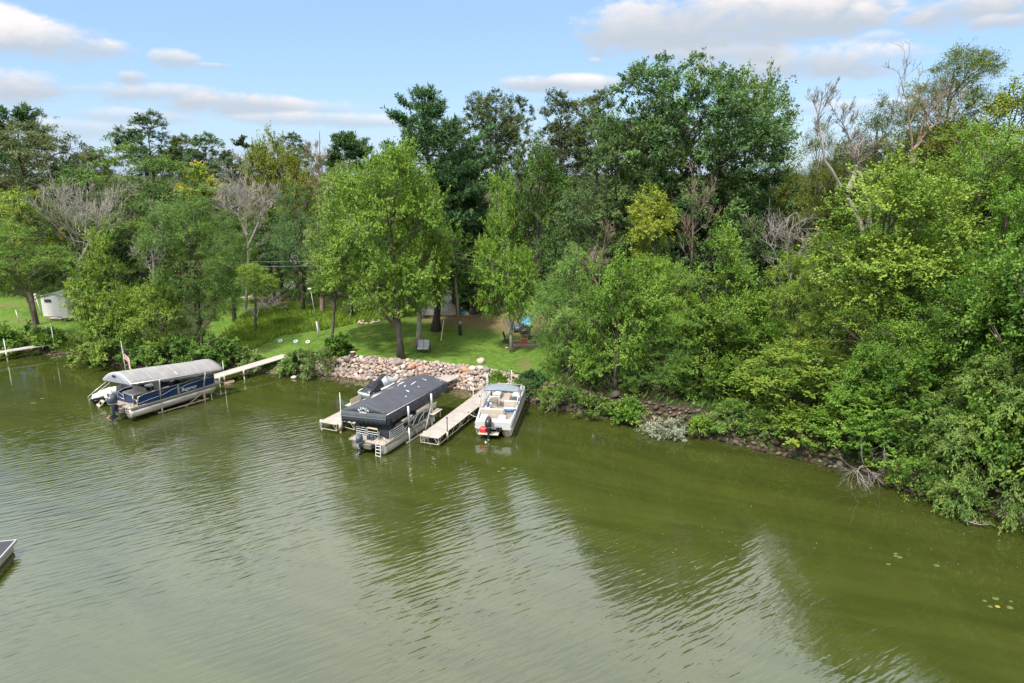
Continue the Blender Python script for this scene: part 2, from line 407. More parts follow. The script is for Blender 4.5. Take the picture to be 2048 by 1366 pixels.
# ------------------------------------------------------------------ stones
def ico(sub):
    import bmesh
    bm = bmesh.new(); bmesh.ops.create_icosphere(bm, subdivisions=sub, radius=1)
    v = np.array([x.co[:] for x in bm.verts]); f = np.array([[x.index for x in q.verts] for q in bm.faces]); bm.free(); return v, f
IV, IF = ico(2)
def stone_shape(r, ang=0.0):
    v = IV.copy(); ph = r.uniform(0, 6, 9)
    k = 1 + .14*np.sin(2.1*v[:,0]+ph[0])*np.cos(1.7*v[:,1]+ph[1]) + .11*np.sin(3.0*v[:,2]+ph[2]+2*v[:,0])
    if ang:
        for _ in range(7):
            n = r.normal(size=3); n /= np.linalg.norm(n); dd = v@n; v = v - np.outer(np.clip(dd-.72, 0, 1), n)
    return v*k[:,None]*np.array([1.0, r.uniform(.7,.95), r.uniform(.6,.82)])
def stone_mat(name, ramp, attr):
    m = bpy.data.materials.new(name); m.use_nodes = True; t = NT(m.node_tree); b = t.n['Principled BSDF']
    if attr: a = t.new('ShaderNodeAttribute'); a.attribute_name = 'tint'; f = a.outputs['Fac']
    else: f = t.new('ShaderNodeObjectInfo').outputs['Random']
    cr = t.new('ShaderNodeValToRGB'); cr.color_ramp.interpolation = 'CONSTANT'; e = cr.color_ramp.elements
    e[0].position = 0; e[0].color = c4(ramp[0]); e[1].position = 1/len(ramp); e[1].color = c4(ramp[1])
    for i in range(2, len(ramp)): x = e.new(i/len(ramp)); x.color = c4(ramp[i])
    t.l.new(f, cr.inputs[0]); geo = t.new('ShaderNodeNewGeometry')
    n = t.noise(geo.outputs['Position'], 9, 5, .65)
    t.l.new(t.mix(t.smooth(n, .3, .7), cr.outputs[0], t.mix(1.0, cr.outputs[0], (.72,.68,.64,1), 'MULTIPLY')), b.inputs['Base Color'])
    b.inputs['Roughness'].default_value = .8; b.inputs['Specular IOR Level'].default_value = .25
    bn = t.new('ShaderNodeBump'); bn.inputs['Strength'].default_value = .5; bn.inputs['Distance'].default_value = .02
    t.l.new(n, bn.inputs['Height']); t.l.new(bn.outputs[0], b.inputs['Normal']); return m
PINK = [(0.340,0.254,0.215),(0.378,0.311,0.273),(0.265,0.216,0.195),(0.428,0.343,0.286),(0.403,0.273,0.215),(0.227,0.203,0.202),(0.504,0.432,0.377),(0.315,0.267,0.240),(0.428,0.241,0.156),(0.365,0.298,0.280),(0.290,0.229,0.202),(0.554,0.483,0.429),(0.252,0.229,0.227),(0.391,0.292,0.240),(0.328,0.267,0.234),(0.353,0.279,0.247),(0.302,0.254,0.234)]
DARK = [(.085,.056,.044),(.115,.078,.062),(.065,.048,.040),(.15,.108,.086),(.10,.064,.050),(.12,.092,.080),(.075,.060,.055),(.18,.135,.11)]
def cum_shore(px0, px1):
    a = gp(*[q for q in SH_PX if q[0] >= px0][0])[:2]; pts = [np.array(gp(*q)[:2]) for q in SH_PX if px0 <= q[0] <= px1]
    return np.array(pts)
def scatter(pts, n, dmin, dmax, rfun, r, overlap=.78, tries=40):
    """dart-throwing of stones in the strip dmin..dmax inland of a waterline"""
    seg = np.linalg.norm(np.diff(pts, axis=0), axis=1); cs = np.concatenate([[0], np.cumsum(seg)]); L = cs[-1]
    radii = sorted([rfun(r) for _ in range(n)], reverse=True); P = np.zeros((0, 3)); out = []
    for rad in radii:
        for _ in range(tries):
            s = r.uniform(0, L); i = min(np.searchsorted(cs, s, 'right')-1, len(seg)-1); tt = (s-cs[i])/seg[i]
            tan = (pts[i+1]-pts[i])/seg[i]; nr = np.array([-tan[1], tan[0]]); dm = dmax(s/L) if callable(dmax) else dmax
            q = pts[i]+tan*tt*seg[i] + nr*r.uniform(dmin, dm)
            if len(P) and np.any(np.hypot(P[:,0]-q[0], P[:,1]-q[1]) < (P[:,2]+rad)*overlap): continue
            P = np.vstack([P, [q[0], q[1], rad]]); out.append((q[0], q[1], rad)); break
    return out
def stone_bank(name, stones, ramp, seed, ang, lift=.25, limit=300):
    r = np.random.default_rng(seed); root = bpy.data.objects.new(name, None); C.objects.link(root); root['kind'] = 'structure'
    shapes = []; ms = stone_mat(name+'_stone', ramp, False)
    for k in range(6):
        me = np_mesh('stone', stone_shape(r, ang), IF); me.polygons.foreach_set('use_smooth', [True]*len(me.polygons)); me.materials.append(ms); shapes.append(me)
    stones = sorted(stones, key=lambda q: -q[2]); VV = []; FF = []; TT = []; k = 0
    for i, (x, y, rad) in enumerate(stones):
        z = gh(x, y) + rad*lift; sc = rad*np.array([r.uniform(.95,1.25), r.uniform(.9,1.1), r.uniform(.85,1.1)]); rz = r.uniform(0, 6.28)
        if i < limit:
            o = bpy.data.objects.new('stone', shapes[i % 6]); C.objects.link(o); o.parent = root
            o.location = (x, y, z); o.scale = sc; o.rotation_euler = (r.normal(0,.25), r.normal(0,.25), rz)
        else:
            v = stone_shape(r, ang)*sc; c_, s_ = math.cos(rz), math.sin(rz)
            v = np.stack([v[:,0]*c_-v[:,1]*s_+x, v[:,0]*s_+v[:,1]*c_+y, v[:,2]+z], 1)
            VV.append(v); FF.append(IF+k); TT.append(np.full(len(IF), r.random())); k += len(v)
    if VV:
        me = np_mesh('small_stones', np.concatenate(VV), np.concatenate(FF), np.concatenate(TT)); me.polygons.foreach_set('use_smooth', [True]*len(me.polygons))
        o = ob('rubble', me, stone_mat(name+'_rubble', ramp, True), root); o['kind'] = 'stuff'
    return root
r_ = np.random.default_rng(11)
pts = cum_shore(610, 1050)
band = scatter(pts, 1100, .30, lambda s: 3.15 - .8*abs(s-.45) - .8*max(0, s-.75)*4*.5 - 6*max(0, .16-s), lambda r: float(np.clip(r.lognormal(math.log(.130), .40), .070, .36)), r_, overlap=.72)
stone_bank('boulder_bank', band, PINK, 3, 0.0, lift=.42)
pts = cum_shore(1050, 2048)
band = scatter(pts, 620, -.1, lambda s: 1.5 if s < .75 else 1.0, lambda r: float(np.clip(r.lognormal(math.log(.13), .40), .06, .36)), r_)
stone_bank('rocky_shore', band, DARK, 4, 1.0, lift=.3)
pts = cum_shore(0, 680)
band = scatter(pts, 480, -.15, .9, lambda r: float(np.clip(r.lognormal(math.log(.12), .38), .06, .34)), r_)
stone_bank('stony_shore', band, DARK, 5, 1.0, lift=.3)
# pebble beach at the foot of the boulders
pts = cum_shore(600, 1050); VV = []; FF = []; TT = []; k = 0; IV1, IF1 = ico(1)
for (x, y, rad) in scatter(pts, 900, -.35, .55, lambda r: float(r.uniform(.03, .07)), r_, tries=3):
    VV.append(IV1*rad*np.array([1.2,1,.6])+np.array([x, y, max(gh(x, y), -.02)+.01])); FF.append(IF1+k); TT.append(np.full(len(IF1), r_.random())); k += len(IV1)
o = ob('gravel', np_mesh('gravel', np.concatenate(VV), np.concatenate(FF), np.concatenate(TT)), stone_mat('gravel', [(.16,.11,.06),(.22,.17,.10),(.12,.09,.05),(.28,.23,.16)], True)); o['kind'] = 'stuff'
o['label'] = 'brown gravel along the waterline below the boulders'
# ------------------------------------------------------------------ trees
LEAFQ = []
def nrm(a): return a/np.maximum(np.linalg.norm(a, axis=-1, keepdims=True), 1e-9)
def leaves_mesh(name, pos, d, up, l, w, tint):
    """one bent rhombus per leaf"""
    n = len(pos); side = nrm(np.cross(d, up)); nn = np.cross(side, d)
    l = l[:,None]; w = w[:,None]
    v = np.stack([pos, pos+d*l*.45+side*w*.5-nn*l*.06, pos+d*l-nn*l*.16, pos+d*l*.45-side*w*.5-nn*l*.06], 1).reshape(-1, 3)
    q = np.arange(n*4).reshape(n, 4); LEAFQ.append(n)
    return np_mesh(name, v, q, tint)
PROF = {
 'round': [(0,.45),(.12,.78),(.35,1),(.6,.96),(.8,.72),(.93,.42),(1,.12)],
 'oval':  [(0,.35),(.2,.75),(.45,1),(.7,.82),(.88,.48),(1,.08)],
 'cone':  [(0,.55),(.15,.95),(.3,1),(.55,.72),(.8,.36),(.93,.16),(1,.03)],
 'dome':  [(0,.85),(.25,1),(.5,.95),(.75,.72),(.92,.4),(1,.12)],
 'vase':  [(0,.25),(.3,.6),(.6,.95),(.8,1),(.93,.65),(1,.2)],
 'flame': [(0,.5),(.2,.85),(.4,1),(.65,.9),(.82,.6),(.95,.3),(1,.1)],
}
# style: asc = how far limbs start below their tips, upk = upward pull of shoots, droop, spread of leaves on a shoot, length/width of leaf
STY = {
 'maple':  dict(asc=.75, upk=.62, droop=.06, Ls=.42, sp=.085, lw=.66, m=14, flat=.15),
 'oak':    dict(asc=.50, upk=.20, droop=.10, Ls=.26, sp=.15, lw=.60, m=15, flat=.35),
 'layer':  dict(asc=.30, upk=.05, droop=.35, Ls=.36, sp=.15, lw=.45, m=16, flat=.75),
 'ash':    dict(asc=.60, upk=.42, droop=.22, Ls=.38, sp=.13, lw=.42, m=14, flat=.15),
 'willow': dict(asc=.55, upk=.25, droop=.95, Ls=.44, sp=.075, lw=.30, m=20, flat=.0),
 'sumac':  dict(asc=.55, upk=.25, droop=.45, Ls=.30, sp=.12, lw=.34, m=14, flat=.4),
}
def crown_mesh(name, r, zb, zt, R, n, style, leaf, prof='round', lean=(0, 0), nB=None, acc=0.0, tmid=.42, sqy=1.0, hollow=.35, limbs=None, trunk_r=.15):
    """crown = lobes carried by limbs, each lobe covered with sprays of shoots, each shoot with leaves"""
    st = STY[style]; pr = np.array(PROF[prof]); H = zt-zb; fl = st['flat']
    Rt = lambda t_: R*np.interp(t_, pr[:,0], pr[:,1])
    nL = nB or int(np.clip(12+R*3.6, 14, 52)); T = []
    while len(T) < nL:
        c = r.random()
        if r.random() < np.interp(c, pr[:,0], pr[:,1])+.05: T.append(.03+.90*c)
    T = np.array(T); A = np.arange(nL)*2.39996+r.normal(0,.4,nL)
    rad = Rt(T)*r.uniform(.38,.80,nL); rl = np.clip(.46*Rt(T)*r.uniform(.70,1.25,nL), .16*R, .5*R)
    zl = zb+T*H; zl = np.minimum(zl, zt-rl*.72*(1-.4*fl)); zl = np.maximum(zl, zb+rl*.5)
    Lc = np.stack([rad*np.cos(A), rad*np.sin(A)*sqy, zl], 1)
    ta = np.array([.30,.55,.75,.90]); ra = np.clip(Rt(ta)*.55, .14*R, .5*R)      # lobes on the stem and the leader
    za = np.minimum(zb+ta*H, zt-ra*np.array([.8,.8,.9,1.05]))
    Lc = np.concatenate([Lc, np.stack([r.normal(0,.05*R,4), r.normal(0,.05*R,4), za], 1)]); rl = np.concatenate([rl, ra]); nL += 4
    m = int(st['m']*1.7); nsh = 6; Nc = max(30, int(n/(m*nsh))); pl = rl**2/np.sum(rl**2); li = r.choice(nL, Nc, p=pl)
    out = Lc.copy(); out[:,2] = (Lc[:,2]-(zb+H*.35))*.7; out = nrm(out+1e-6)
    dv = nrm(r.normal(0,1,(Nc,3))); sgn = np.sum(dv*(out[li]*.8+np.array([0,0,.55])), 1); flip = (sgn < -.12) & (r.random(Nc) < .88); dv[flip] *= -1
    rc = rl[li][:,None]*np.array([1,1,.82-.42*fl])
    Cc = Lc[li]+dv*rc*r.uniform(.55,1.10,Nc)[:,None]**.8
    hz = np.hypot(Cc[:,0], Cc[:,1]/sqy)+1e-6; tc_ = np.clip((Cc[:,2]-zb)/H, 0, 1); lim = Rt(tc_)*r.uniform(.92,1.10,Nc)
    f = np.minimum(1, lim/hz); Cc[:,0] *= f; Cc[:,1] *= f
    cs = np.clip(r.lognormal(0,.25,Nc), .6, 1.7)*np.clip(.36+.105*R, .42, 1.25)*st['Ls']/.32
    sx = R*.97/np.percentile(np.hypot(Cc[:,0], Cc[:,1]/sqy), 95); zt_ = zt-cs.mean()*.35*(.3+st['upk']); z1 = np.percentile(Cc[:,2], 99.7); sz = (zt_-zb)/(z1-zb)
    for A_ in (Cc, Lc):
        A_[:,:2] *= sx; A_[:,2] = zb+(A_[:,2]-zb)*sz
    if limbs is not None:
        for i in range(nL-4):
            hd = math.hypot(*Lc[i,:2]); z0 = max(zb-.10*H, Lc[i,2]-st['asc']*hd-.1*H); k = 5; uu = np.linspace(0,1,k)[:,None]
            p0 = np.array([0,0,z0]); p2 = Lc[i]; p1 = (p0+p2)/2+np.array([0,0,-.10*hd*(1 if st['upk'] > .2 else -1)])+r.normal(0,.06*R,3)
            cv = (1-uu)**2*p0+2*uu*(1-uu)*p1+uu**2*p2; r0 = min(trunk_r*.5, .02+.016*np.linalg.norm(p2-p0))
            limbs.tube([tuple(x) for x in cv], list(np.linspace(r0, .018, k)), 4, False)
            for j in np.where(li == i)[0][:2]:
                limbs.tube([tuple(cv[3]), tuple((cv[4]+Cc[j])/2+r.normal(0,.1,3)), tuple(Cc[j])], [.03,.02,.008], 3, False)
    # shoots fan out of every spray
    N = Nc*nsh; ci = np.repeat(np.arange(Nc), nsh); ax = nrm(dv*.75+out[li]*.25+np.array([0,0,st['upk']]))
    sdn = nrm(ax[ci]+r.normal(0,.62,(N,3))*np.array([1,1,1-.75*fl])); sdn[:,2] *= (1-.55*fl)
    Ls_ = cs[ci]*r.uniform(.6,1.45,N); P = Cc[ci]-ax[ci]*(cs[ci]*.35)[:,None]
    ts = np.clip(np.repeat(np.clip(r.normal(tmid,.20,Nc), 0, .74), nsh)+r.normal(0,.08,N), 0, .74)
    ac = np.repeat(r.random(Nc) < acc, nsh); ts = np.where(ac, r.uniform(.8,1.0,N), ts)
    M = N*m; si = np.repeat(np.arange(N), m); v = r.uniform(.10,1.0,M)**.75; L1 = Ls_[si]
    pos = P[si]+sdn[si]*(L1*v)[:,None]+r.normal(0,1,(M,3))*(st['sp']*np.clip(L1,.4,1.5)*(1.25-.85*v))[:,None]*np.array([1,1,1-.5*fl])
    pos[:,2] -= st['droop']*L1*v**2*.6
    ld = nrm(sdn[si]*.8+r.normal(0,.55,(M,3))+np.array([0,0,-.06-st['droop']*.8])+dv[ci][si]*.25)
    up = nrm(np.array([0,0,.80])+dv[ci][si]*.60+r.normal(0,.27,(M,3)))
    ll = leaf*r.uniform(.65,1.3,M); tint = np.clip(ts[si]+r.normal(0,.06,M), 0, 1); keep = pos[:,2] > .03
    return leaves_mesh(name, pos[keep], ld[keep], up[keep], ll[keep], (ll*st['lw'])[keep], tint[keep])

BARK = mat('bark', (.105,.085,.068), .9, var=.35, nscale=5, bump=.03, bscale=9, stretch=(1,1,.25))
BARKD = mat('bark_dark', (.055,.046,.038), .9, var=.35, nscale=5, bump=.03, bscale=9, stretch=(1,1,.25))
BARKG = mat('bark_grey', (.27,.24,.215), .85, var=.25, nscale=6, bump=.02, bscale=10, stretch=(1,1,.25))
BARKM = mat('bark_weathered', (.235,.205,.180), .85, var=.35, nscale=3, bump=.02, bscale=10, stretch=(1,1,.25))
BARKB = mat('bark_brown', (.20,.145,.11), .85, var=.3, nscale=6, bump=.02, bscale=10, stretch=(1,1,.25))
LM = dict(
 bright=leaf_mat('leaf_bright_green', (.058,.135,.018), (.178,.298,.042)),
 lime=leaf_mat('leaf_yellow_green', (.075,.160,.022), (.240,.345,.050)),
 mid=leaf_mat('leaf_mid_green', (.046,.112,.022), (.135,.230,.042)),
 fresh=leaf_mat('leaf_fresh_green', (.052,.125,.020), (.175,.285,.040)),
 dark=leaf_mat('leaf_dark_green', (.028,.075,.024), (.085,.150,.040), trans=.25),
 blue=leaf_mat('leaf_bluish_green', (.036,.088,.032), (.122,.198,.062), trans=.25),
 grey=leaf_mat('leaf_greyish_green', (.050,.078,.028), (.145,.180,.062), trans=.25),
 olive=leaf_mat('leaf_olive', (.068,.102,.016), (.205,.240,.035)),
 yellow=leaf_mat('leaf_yellow', (.090,.160,.024), (.270,.345,.048), acc=(.42,.34,.04)),
 pale=leaf_mat('leaf_pale_willow', (.095,.160,.045), (.250,.330,.100)),
 will=leaf_mat('leaf_willow', (.064,.135,.028), (.190,.280,.064)),
 pine=leaf_mat('pine_needles', (.024,.066,.028), (.098,.170,.060), trans=.14),
 silver=leaf_mat('leaf_silver', (.14,.17,.11), (.34,.38,.27), trans=.2),
)
def trunk_tube(mb, r, x0, y0, zs, x1, y1, z1, r0, r1, n=9, wob=.12):
    k = 7; P = []; R = []
    for i in range(k):
        t = i/(k-1); P.append((x0+(x1-x0)*t+wob*math.sin(3.1*t+r.uniform(0,1))*t, y0+(y1-y0)*t+wob*math.sin(2.3*t+r.uniform(0,1))*t, zs+(z1-zs)*t))
        R.append((r0*(1.5 if i == 0 else 1.0)*(1-t)+r1*t))
    mb.tube(P, R, n)
ALLTREES = []
SEED = [100]
# Crowns are grown once per habit in a canonical size and shared by trees of that habit (scaled, turned, recoloured).
LIB = {}; USES = {}
def lib_crown(style, prof, far, var):
    key = (style, prof, far, var)
    if key not in LIB:
        r = np.random.default_rng(abs(hash_(key))); R0, H0 = (7.0, 13.0) if far else (3.6, 8.5)
        leaf = .200 if far else {'maple': .138, 'ash': .112, 'oak': .130}.get(style, .150); kk = 7.2 if far else 5.8
        n = int(kk*math.pi/4*2*R0*H0*.9/(leaf*leaf*STY[style]['lw']*.5)); n = min(n, 88000 if (far and style == 'oak' and prof == 'round') else 66000 if far else 56000)
        lm = MB(); me = crown_mesh('crown', r, 0.0, H0, R0, n, style, leaf, prof, tmid=.36, limbs=lm, trunk_r=.2)
        me.materials.append(LM['mid']); LIB[key] = (me, lm, R0, H0)
    return LIB[key]
def hash_(k): return sum((i+1)*ord(c) for i, c in enumerate(str(k)))
NVAR = {('oak','dome',True):2, ('maple','dome',False):2}
def tree(label, px, Y, top, hw, bot, pal='mid', style='maple', prof='round', base=None, k=3.4, group=None, tr=None, bark=None, name='tree', acc=0.0, tmid=.42, leaf=None, sqy=1.0, hollow=.35, twin=0, cat='tree', lean=None, lsc=1.0, nB=None, over=False):
    SEED[0] += 1; r = np.random.default_rng(SEED[0])
    mp = atY(px, (top+bot)/2, Y); tp = atY(px, top, Y); bt = atY(px, bot, Y)
    dist = math.sqrt(mp[0]**2+mp[1]**2+(mp[2]-CAMH)**2)
    R = hw/FPX*dist*1.03; zt, zb = tp[2], bt[2]
    bx = mp[0] if base is None else atY(base, bot, Y)[0]
    g0 = gh(bx, Y); zb = max(zb, .12 if over else g0+.25)
    t = thing(name, label, cat, (bx, Y, g0-.05), 0, group); cx = mp[0]-bx
    zb -= g0-.05; zt -= g0-.05; H = zt-zb
    tr = tr or max(.10, .021*(zt)**.9)
    far = R > 4.7
    prof = {('oak','oval'):'round', ('willow','round'):'dome', ('ash','vase'):'round', ('maple','oval'):'round'}.get((style, prof), prof)
    if style == 'ash' or (style, prof) == ('willow','dome'): far = False
    u = USES.get((style, prof, far), 0); USES[(style, prof, far)] = u+1
    if acc > .1 or k < 2.25:
        lf = .0030*Y; n = min(24000, int(k*2.6*math.pi/4*2*R*H*.9/(lf*lf*STY[style]['lw']*.5))); lm = MB(); R0, H0 = R, H
        cm = crown_mesh('crown', r, 0.0, H, R, n, style, lf, prof, acc=acc, tmid=tmid, limbs=lm, trunk_r=tr); cm.materials.append(LM[pal])
    else:
        cm, lm, R0, H0 = lib_crown(style, prof, far, u % NVAR.get((style, prof, far), 1))
    sc = (R/R0*r.uniform(.94,1.06), R/R0*sqy*r.uniform(.94,1.06), H/H0); rz = r.uniform(0, 6.283); cr, sr = math.cos(rz), math.sin(rz)
    mb = MB()
    for q in range(1+twin):
        a = q*2.1+.6; off = (.25*math.cos(a)*q, .25*math.sin(a)*q)
        trunk_tube(mb, r, off[0], off[1], -.3, cx*.9+off[0]*3, off[1]*3, zb+H*.82, tr*(1-.25*q), .03)
    V = [(x*sc[0]*cr-y*sc[1]*sr+cx*min(1, max(.35, (z*sc[2]+zb)/(zb+.8*H))), x*sc[0]*sr+y*sc[1]*cr, z*sc[2]+zb) for (x, y, z) in lm.v]
    mb.add(V, lm.f)
    ob('trunk', mb, bark or BARK, t, True)
    co = bpy.data.objects.new('crown', cm); C.objects.link(co); co.parent = t; co.location = (cx, 0, zb); co.scale = sc; co.rotation_euler = (0, 0, rz)
    co.material_slots[0].link = 'OBJECT'; co.material_slots[0].material = LM[pal]; co['tone'] = float(tmid-.36)
    ALLTREES.append(t); return t

def pine(label, px, Y, top, hw, bot, base=None, k=1.0, group=None, sparse=1.0, flatTop=False, n_wh=15, lsc=1.0):
    SEED[0] += 1; r = np.random.default_rng(SEED[0]); mp = atY(px, (top+bot)/2, Y); tp = atY(px, top, Y); bt = atY(px, bot, Y)
    R = hw/FPX*math.sqrt(mp[0]**2+mp[1]**2)*1.02; g0 = gh(mp[0], Y); t = thing('pine_tree', label, 'tree', (mp[0], Y, g0-.05), 0, group)
    zt = tp[2]-g0; zb = max(bt[2]-g0, 1.0); H = zt-zb; mb = MB(); trunk_tube(mb, r, 0, 0, -.3, 0, 0, zt*.99, .026*zt**.9, .03)
    pos = []; dr = []; ts = []
    for w in range(n_wh):
        tt = (w+.3*r.random())/n_wh; z = zb+H*tt*.98
        env = min(1.0, 2.9*(1-tt)+.04)**.9*(.66+.46*math.sin(w*2.1+1)**2) if not flatTop else (.55+.45*math.sin(3*tt+.3))*(1-.3*tt)
        for j in range(r.integers(4, 7)):
            a = r.uniform(0, 6.283); L = max(.5, R*env*r.uniform(.6, 1.12)); rise = (.10+.45*tt)*L
            p0 = np.array([0,0,z]); p2 = np.array([math.cos(a)*L, math.sin(a)*L, z+rise]); p1 = np.array([math.cos(a)*L*.55, math.sin(a)*L*.55, z+rise*.1-.05*L])
            uu = np.linspace(0,1,5)[:,None]; mb.tube([tuple(x) for x in ((1-uu)**2*p0+2*uu*(1-uu)*p1+uu**2*p2)], list(np.linspace(.02+.012*L, .012, 5)), 4, False)
            ns = max(4, int(L*5.5*k*sparse)); u = r.uniform(.30, 1, ns)[:,None]**.8
            q = (1-u)**2*p0+2*u*(1-u)*p1+u**2*p2; sd = np.array([-math.sin(a), math.cos(a), 0])
            lat = r.uniform(-1, 1, ns)[:,None]*.34*L*(1.15-u*.85); q = q+sd*lat+np.array([math.cos(a), math.sin(a), 0])*np.abs(lat)*.35
            q[:,2] += r.normal(0, .12, ns)+.10*np.abs(lat[:,0])
            dd = nrm(np.array([math.cos(a), math.sin(a), .75])*.8+sd*np.sign(lat)*.4+r.normal(0,.2,(ns,3)))
            pos.append(q); dr.append(dd); ts.append(np.clip(r.normal(.40,.16,ns), 0, .74))
    P = np.concatenate(pos); Dd = np.concatenate(dr); T_ = np.concatenate(ts); m = 15; si = np.repeat(np.arange(len(P)), m); M = len(si)
    v = r.uniform(0, 1, M)[:,None]; L = .62*lsc
    pp = P[si]+Dd[si]*v*L+r.normal(0,.10*lsc,(M,3))*np.array([1,1,.7]); dl = nrm(Dd[si]*.75+r.normal(0,.62,(M,3))+np.array([0,0,.12]))
    ll = .40*lsc*r.uniform(.7,1.3,M); up = nrm(r.normal(0,.6,(M,3))+np.array([0,0,1.0]))
    ob('trunk', mb, BARKD, t, True); ob('crown', leaves_mesh('crown', pp, dl, up, ll, ll*.26, np.clip(T_[si]+r.normal(0,.06,M), 0, .78)), LM['pine'], t)
    ALLTREES.append(t); return t

def bare(label, px, Y, top, base, basepy, hw, bark=None, forks=5, twigs=1.0, group=None, tr=.16, start=.35, name='bare_tree', up=.8, trunk=None, rad_end=.009, levels=4, cat='tree'):
    """leafless tree: recursive limbs down to twigs, all one body"""
    SEED[0] += 1; r = np.random.default_rng(SEED[0]); tp = atY(px, top, Y); b = atY(base, basepy, Y); g0 = gh(b[0], Y)
    t = thing(name, label, cat, (b[0], Y, g0-.05), 0, group); Ht = tp[2]-g0; R = hw/FPX*Y; mb = MB(); sub = MB()
    def grow(p, d, L, rad, lev, mbx):
        k = 5 if lev < 3 else (4 if lev < 4 else 3); P = [p]; q = p.copy(); dd = d.copy()
        for i in range(k-1):
            dd = nrm(dd+r.normal(0,.16,3)+np.array([0,0,.07*up])); q = q+dd*L/(k-1); P.append(q.copy())
        mbx.tube([tuple(x) for x in P], list(np.linspace(rad, max(rad_end, rad*.45), k)), 6 if lev < 2 else 3, False)
        if lev >= levels: return
        nc = int(r.integers(2, 5)*twigs*(1.15 if lev >= 2 else 1.0)+.5)
        for i in range(nc):
            f = r.uniform(.3, 1.0); j = min(int(f*(k-1)), k-2); pp = P[j]+(P[j+1]-P[j])*(f*(k-1)-j)
            side = nrm(np.cross(dd, r.normal(0,1,3))); nd = nrm(dd*.95+side*r.uniform(.35,.85)+np.array([0,0,.30*up]))
            grow(pp, nd, L*r.uniform(.50,.82), max(rad_end, rad*.5), lev+1, sub if lev >= 1 else mb)
    if trunk:
        paths = [[np.array(atY(x_, y_, Y))-np.array([b[0], Y, g0-.05]) for x_, y_ in path] for path in trunk]
    else:
        paths = [[np.array([0,0,-.2]), np.array([(tp[0]-b[0])*.3, 0, Ht*.35]), np.array([(tp[0]-b[0])*.7, .2, Ht*.7]), np.array([tp[0]-b[0], 0, Ht*.97])]]
    for path in paths:
        path = [np.array([q[0], q[1]+r.normal(0,.15), q[2]]) for q in path]; nP = len(path)
        fine = [path[0]]
        for i in range(nP-1):
            for s_ in (.34,.67,1.0): fine.append(path[i]+(path[i+1]-path[i])*s_+r.normal(0,.03,3))
        rr = tr*(.10+.90*np.linspace(1, 0, len(fine))**1.25); mb.tube([tuple(x) for x in fine], list(rr), 7, False)
        for i in range(forks*2):
            f = r.uniform(start, 1.0)*(len(fine)-1); j = min(int(f), len(fine)-2); pp = fine[j]+(fine[j+1]-fine[j])*(f-j)
            a = i*2.4+r.uniform(0,1); dirn = nrm(np.array([math.cos(a), math.sin(a)*.9, up*r.uniform(.4,1.1)]))
            grow(pp, dirn, R*r.uniform(.45,.95)*(1.15-.5*f/len(fine)), max(rad_end*1.3, rr[j]*.42), 1 if levels > 3 else 2, sub)
    ob('trunk', mb, bark or BARKG, t, True); ob('branch', sub, bark or BARKG, t, False)
    ALLTREES.append(t); return t

def shrub(label, px, py, hw, hh, pal, style='oak', k=3.0, group=None, depth=None, leaf=None, prof='dome', acc=0.0, name='shrub', tmid=.42, sqy=1.0, Y=None):
    """bush rooted at the ground seen at pixel (px,py); hw half width, hh height in pixels"""
    SEED[0] += 1; r = np.random.default_rng(SEED[0])
    b = onland(px, py)
    if Y is not None: q = atY(px, py, Y); b = np.array([q[0], Y, gh(q[0], Y)])
    dist = math.hypot(b[0], b[1]); R = hw/FPX*dist; Hh = hh/FPX*dist*1.03
    t = thing(name, label, 'shrub', (b[0], b[1], b[2]-.03), 0, group)
    leaf = leaf or .0036*dist; n = int(k*math.pi/4*2*R*Hh/(leaf*leaf*STY[style]['lw']*.5)); n = min(n, 16000); mb = MB()
    for i in range(5):
        a = i*1.3+r.uniform(0,.6); mb.tube([(0,0,-.1),(R*.25*math.cos(a),R*.25*math.sin(a),Hh*.35),(R*.5*math.cos(a),R*.5*math.sin(a),Hh*.75)], [.035,.025,.01], 5, False)
    cm = crown_mesh('foliage', r, .02, Hh, R, n, style, leaf, prof, (0,0), None, acc, tmid, sqy, .3, mb, .06)
    ob('stem', mb, BARKD, t, True); ob('foliage', cm, LM[pal], t); return t
# ------------------------------------------------------------------ planting
FAR = 'trees of the wood behind the lawn'; FR = 'trees along the shore'
# far row against the sky, left to right
pine('flat-topped dark pine rising behind the broad dark tree at the far left edge', 36, 104, 214, 44, 330, group=FAR, flatTop=True, n_wh=9, lsc=1.3, sparse=1.6)
tree('broad dark tree with layered foliage under the flat-topped pine at far left', 55, 88, 238, 118, 520, 'grey', 'layer', 'dome', group=FAR, k=3.6, tmid=.38)
tree('dark round tree top standing highest above the feathery tree, left of the clouds', 298, 98, 224, 50, 345, 'dark', 'oak', 'oval', group=FAR)
tree('large feathery locust tree with layered mid green foliage, left half of the wood', 285, 82, 285, 125, 580, 'mid', 'layer', 'dome', group=FAR, k=3.6)
tree('dark bluish tree crown peeping over the ridge right of the feathery locust', 412, 98, 268, 48, 370, 'blue', 'oak', 'round', group=FAR)
tree('small brownish olive tree top between the feathery locust and the dark bluish crown', 365, 99, 270, 34, 360, 'olive', 'oak', 'round', group=FAR, k=2.4, tmid=.2)
tree('low autumn tree with yellow leaves in front of the dark bluish crown', 405, 86, 326, 38, 420, 'yellow', 'ash', 'round', group=FAR, k=2.4, acc=.5)
tree('grey hazy tree top behind the pale dead tree, left of the spire-topped tree', 495, 106, 276, 50, 420, 'grey', 'oak', 'round', group=FAR, k=2.2, tmid=.2)
tree('yellowish green tree with a narrow spire top left of the tall bare snag', 545, 85, 256, 50, 520, 'olive', 'maple', 'flame', group=FAR, tmid=.5)
tree('yellowish tree crown between the spire-topped tree and the tall bare snag', 592, 84, 296, 44, 500, 'olive', 'maple', 'round', group=FAR, tmid=.55)
